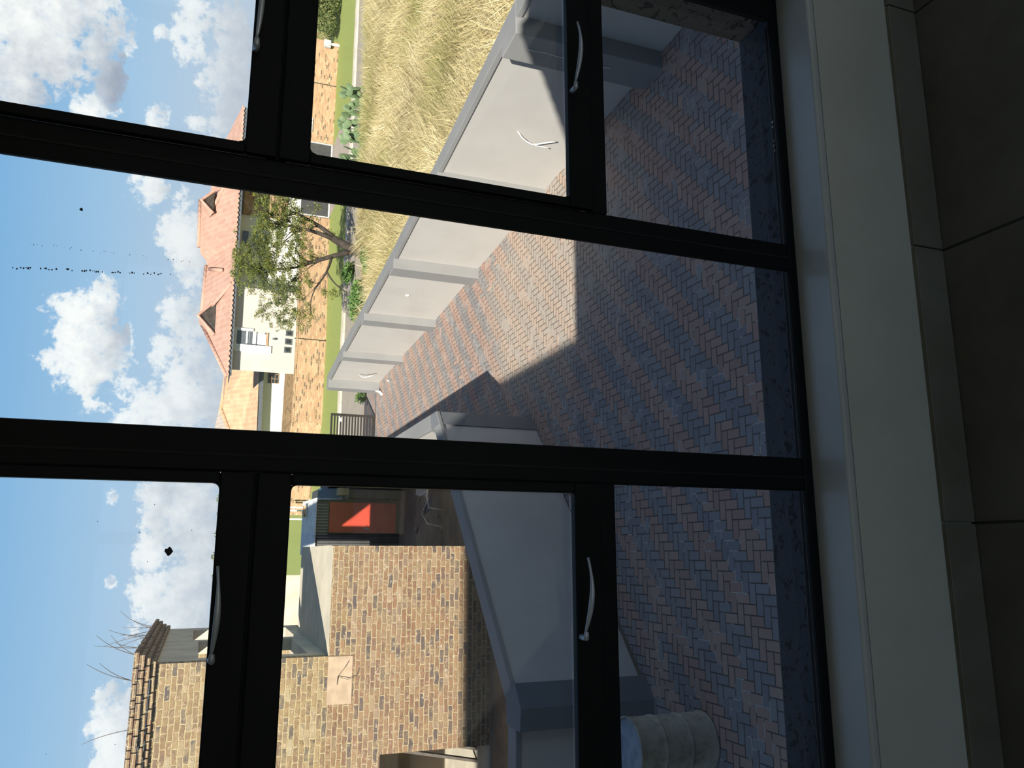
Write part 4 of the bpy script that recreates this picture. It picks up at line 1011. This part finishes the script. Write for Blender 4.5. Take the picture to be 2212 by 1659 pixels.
for (xa, xb, za) in ((10.93, 11.24, -1.81), (10.48, 10.80, -1.79), (10.04, 10.36, -1.77)):
    b = MB(); b.box(xa, xb, YH-.012, YH+.01, za-.37, za); v = b.build('vent', 'gutter_grey', h1)
    b = MB(); b.box(xa+.06, xb-.06, YH-.02, YH-.008, za-.30, za-.07); b.build('vent_panel', 'dark_glass', v)
q = MB(); q.lathe([(.001, -.13), (.03, -.10), (.06, -.03), (.06, .03), (.03, .10), (.001, .13)], (10.69, YH-.07, -1.27), 8); q.build('wall_lamp', 'gutter_grey', h1)
b = MB(); b.box(16.15, 16.95, 41.46, 41.5, -1.3, .62); rw = b.build('window', 'curtain', h1)
b = MB(); b.box(16.15, 16.95, 41.44, 41.46, .30, .62); b.box(16.15, 16.95, 41.44, 41.46, -.06, .03); b.box(16.15, 16.95, 41.44, 41.46, -.62, -.54); b.build('window_bars', 'dark_glass', rw)
b = MB(); b.box(17.9, 20.4, 41.40, 41.5, -1.6, .70); b.build('brick_bay', 'facebrick_apricot', h1)
b = MB(); b.box(17.9, 20.4, 41.38, 41.41, .66, .74); b.build('bay_lintel', 'gutter_grey', h1)

# single storey house further left
h2 = empty('house', (9, 50, G), 'single storey white-walled house with tan tiled roof left of the cream one', 'house')
b = MB(); b.box(3.0, 12.5, 48.9, 56, G, -1.2); b.build('wall_block', 'house_white', h2)
b = MB(); b.box(3.0, 12.5, 48.5, 48.9, G, -2.62); b.build('brick_plinth', 'facebrick_brown', h2)
b = MB()
b.poly([(2.6, 48.2, -1.26), (12.9, 48.2, -1.0), (12.9, 52, .62), (8.95, 52, .86), (6.0, 50.6, -.3)])
b.poly([(2.6, 48.2, -1.26), (6.0, 50.6, -.3), (8.95, 52, .86), (5.5, 56, -.6), (2.6, 56, -1.2)])
b.poly([(8.95, 52.01, .86), (12.9, 52.01, .62), (12.9, 56, -1), (5.5, 56, -1)])
b.build('roof', 'roof_tile_tan', h2)
b = MB(); b.tube([(2.6, 48.2, -1.22), (6.0, 50.6, -.26), (8.95, 52, .90)], .13, 8); b.tube([(8.95, 52, .90), (12.9, 52, .66)], .12, 8); b.build('ridge_tiles', 'roof_tile_tan', h2)
b = MB(); b.prism([(2.6, 48.15), (12.9, 48.15), (12.9, 48.35), (2.6, 48.35)], [-1.50, -1.28, -1.28, -1.50], [-1.30, -1.05, -1.05, -1.30]); b.box(2.7, 12.8, 48.3, 48.9, -1.33, -1.28); b.build('gutter', 'gutter_grey', h2)
b = MB(); b.box(10.25, 11.1, 48.86, 48.9, -2.26, -1.64); fw = b.build('window', 'dark_glass', h2)
b = MB()
for z in (-2.26, -2.06, -1.86, -1.66): b.box(10.22, 11.12, 48.84, 48.86, z, z+.025)
for x in (10.22, 10.5, 10.78): b.box(x, x+.025, 48.84, 48.86, -2.26, -1.64)
b.build('window_bars', 'facebrick_apricot', fw)
h3 = empty('house', (7, 58, G), 'pale grey roofed house just showing behind the tan tiled roof', 'house')
b = MB(); b.box(7.6, 11.5, 58.5, 64, G, .2); b.build('wall_block', 'house_cream', h3)
b = MB(); b.poly([(7.2, 58, .25), (12, 58, .45), (11.9, 60, .75), (8.3, 61, 1.25)]); b.poly([(8.3, 61, 1.25), (11.9, 60, .75), (12, 65, .4), (7.2, 65, .3)]); b.poly([(7.2, 58, .25), (8.3, 61, 1.25), (7.2, 65, .3)]); b.build('roof', 'roof_tile_pale', h3)

bpy.context.view_layer.update()
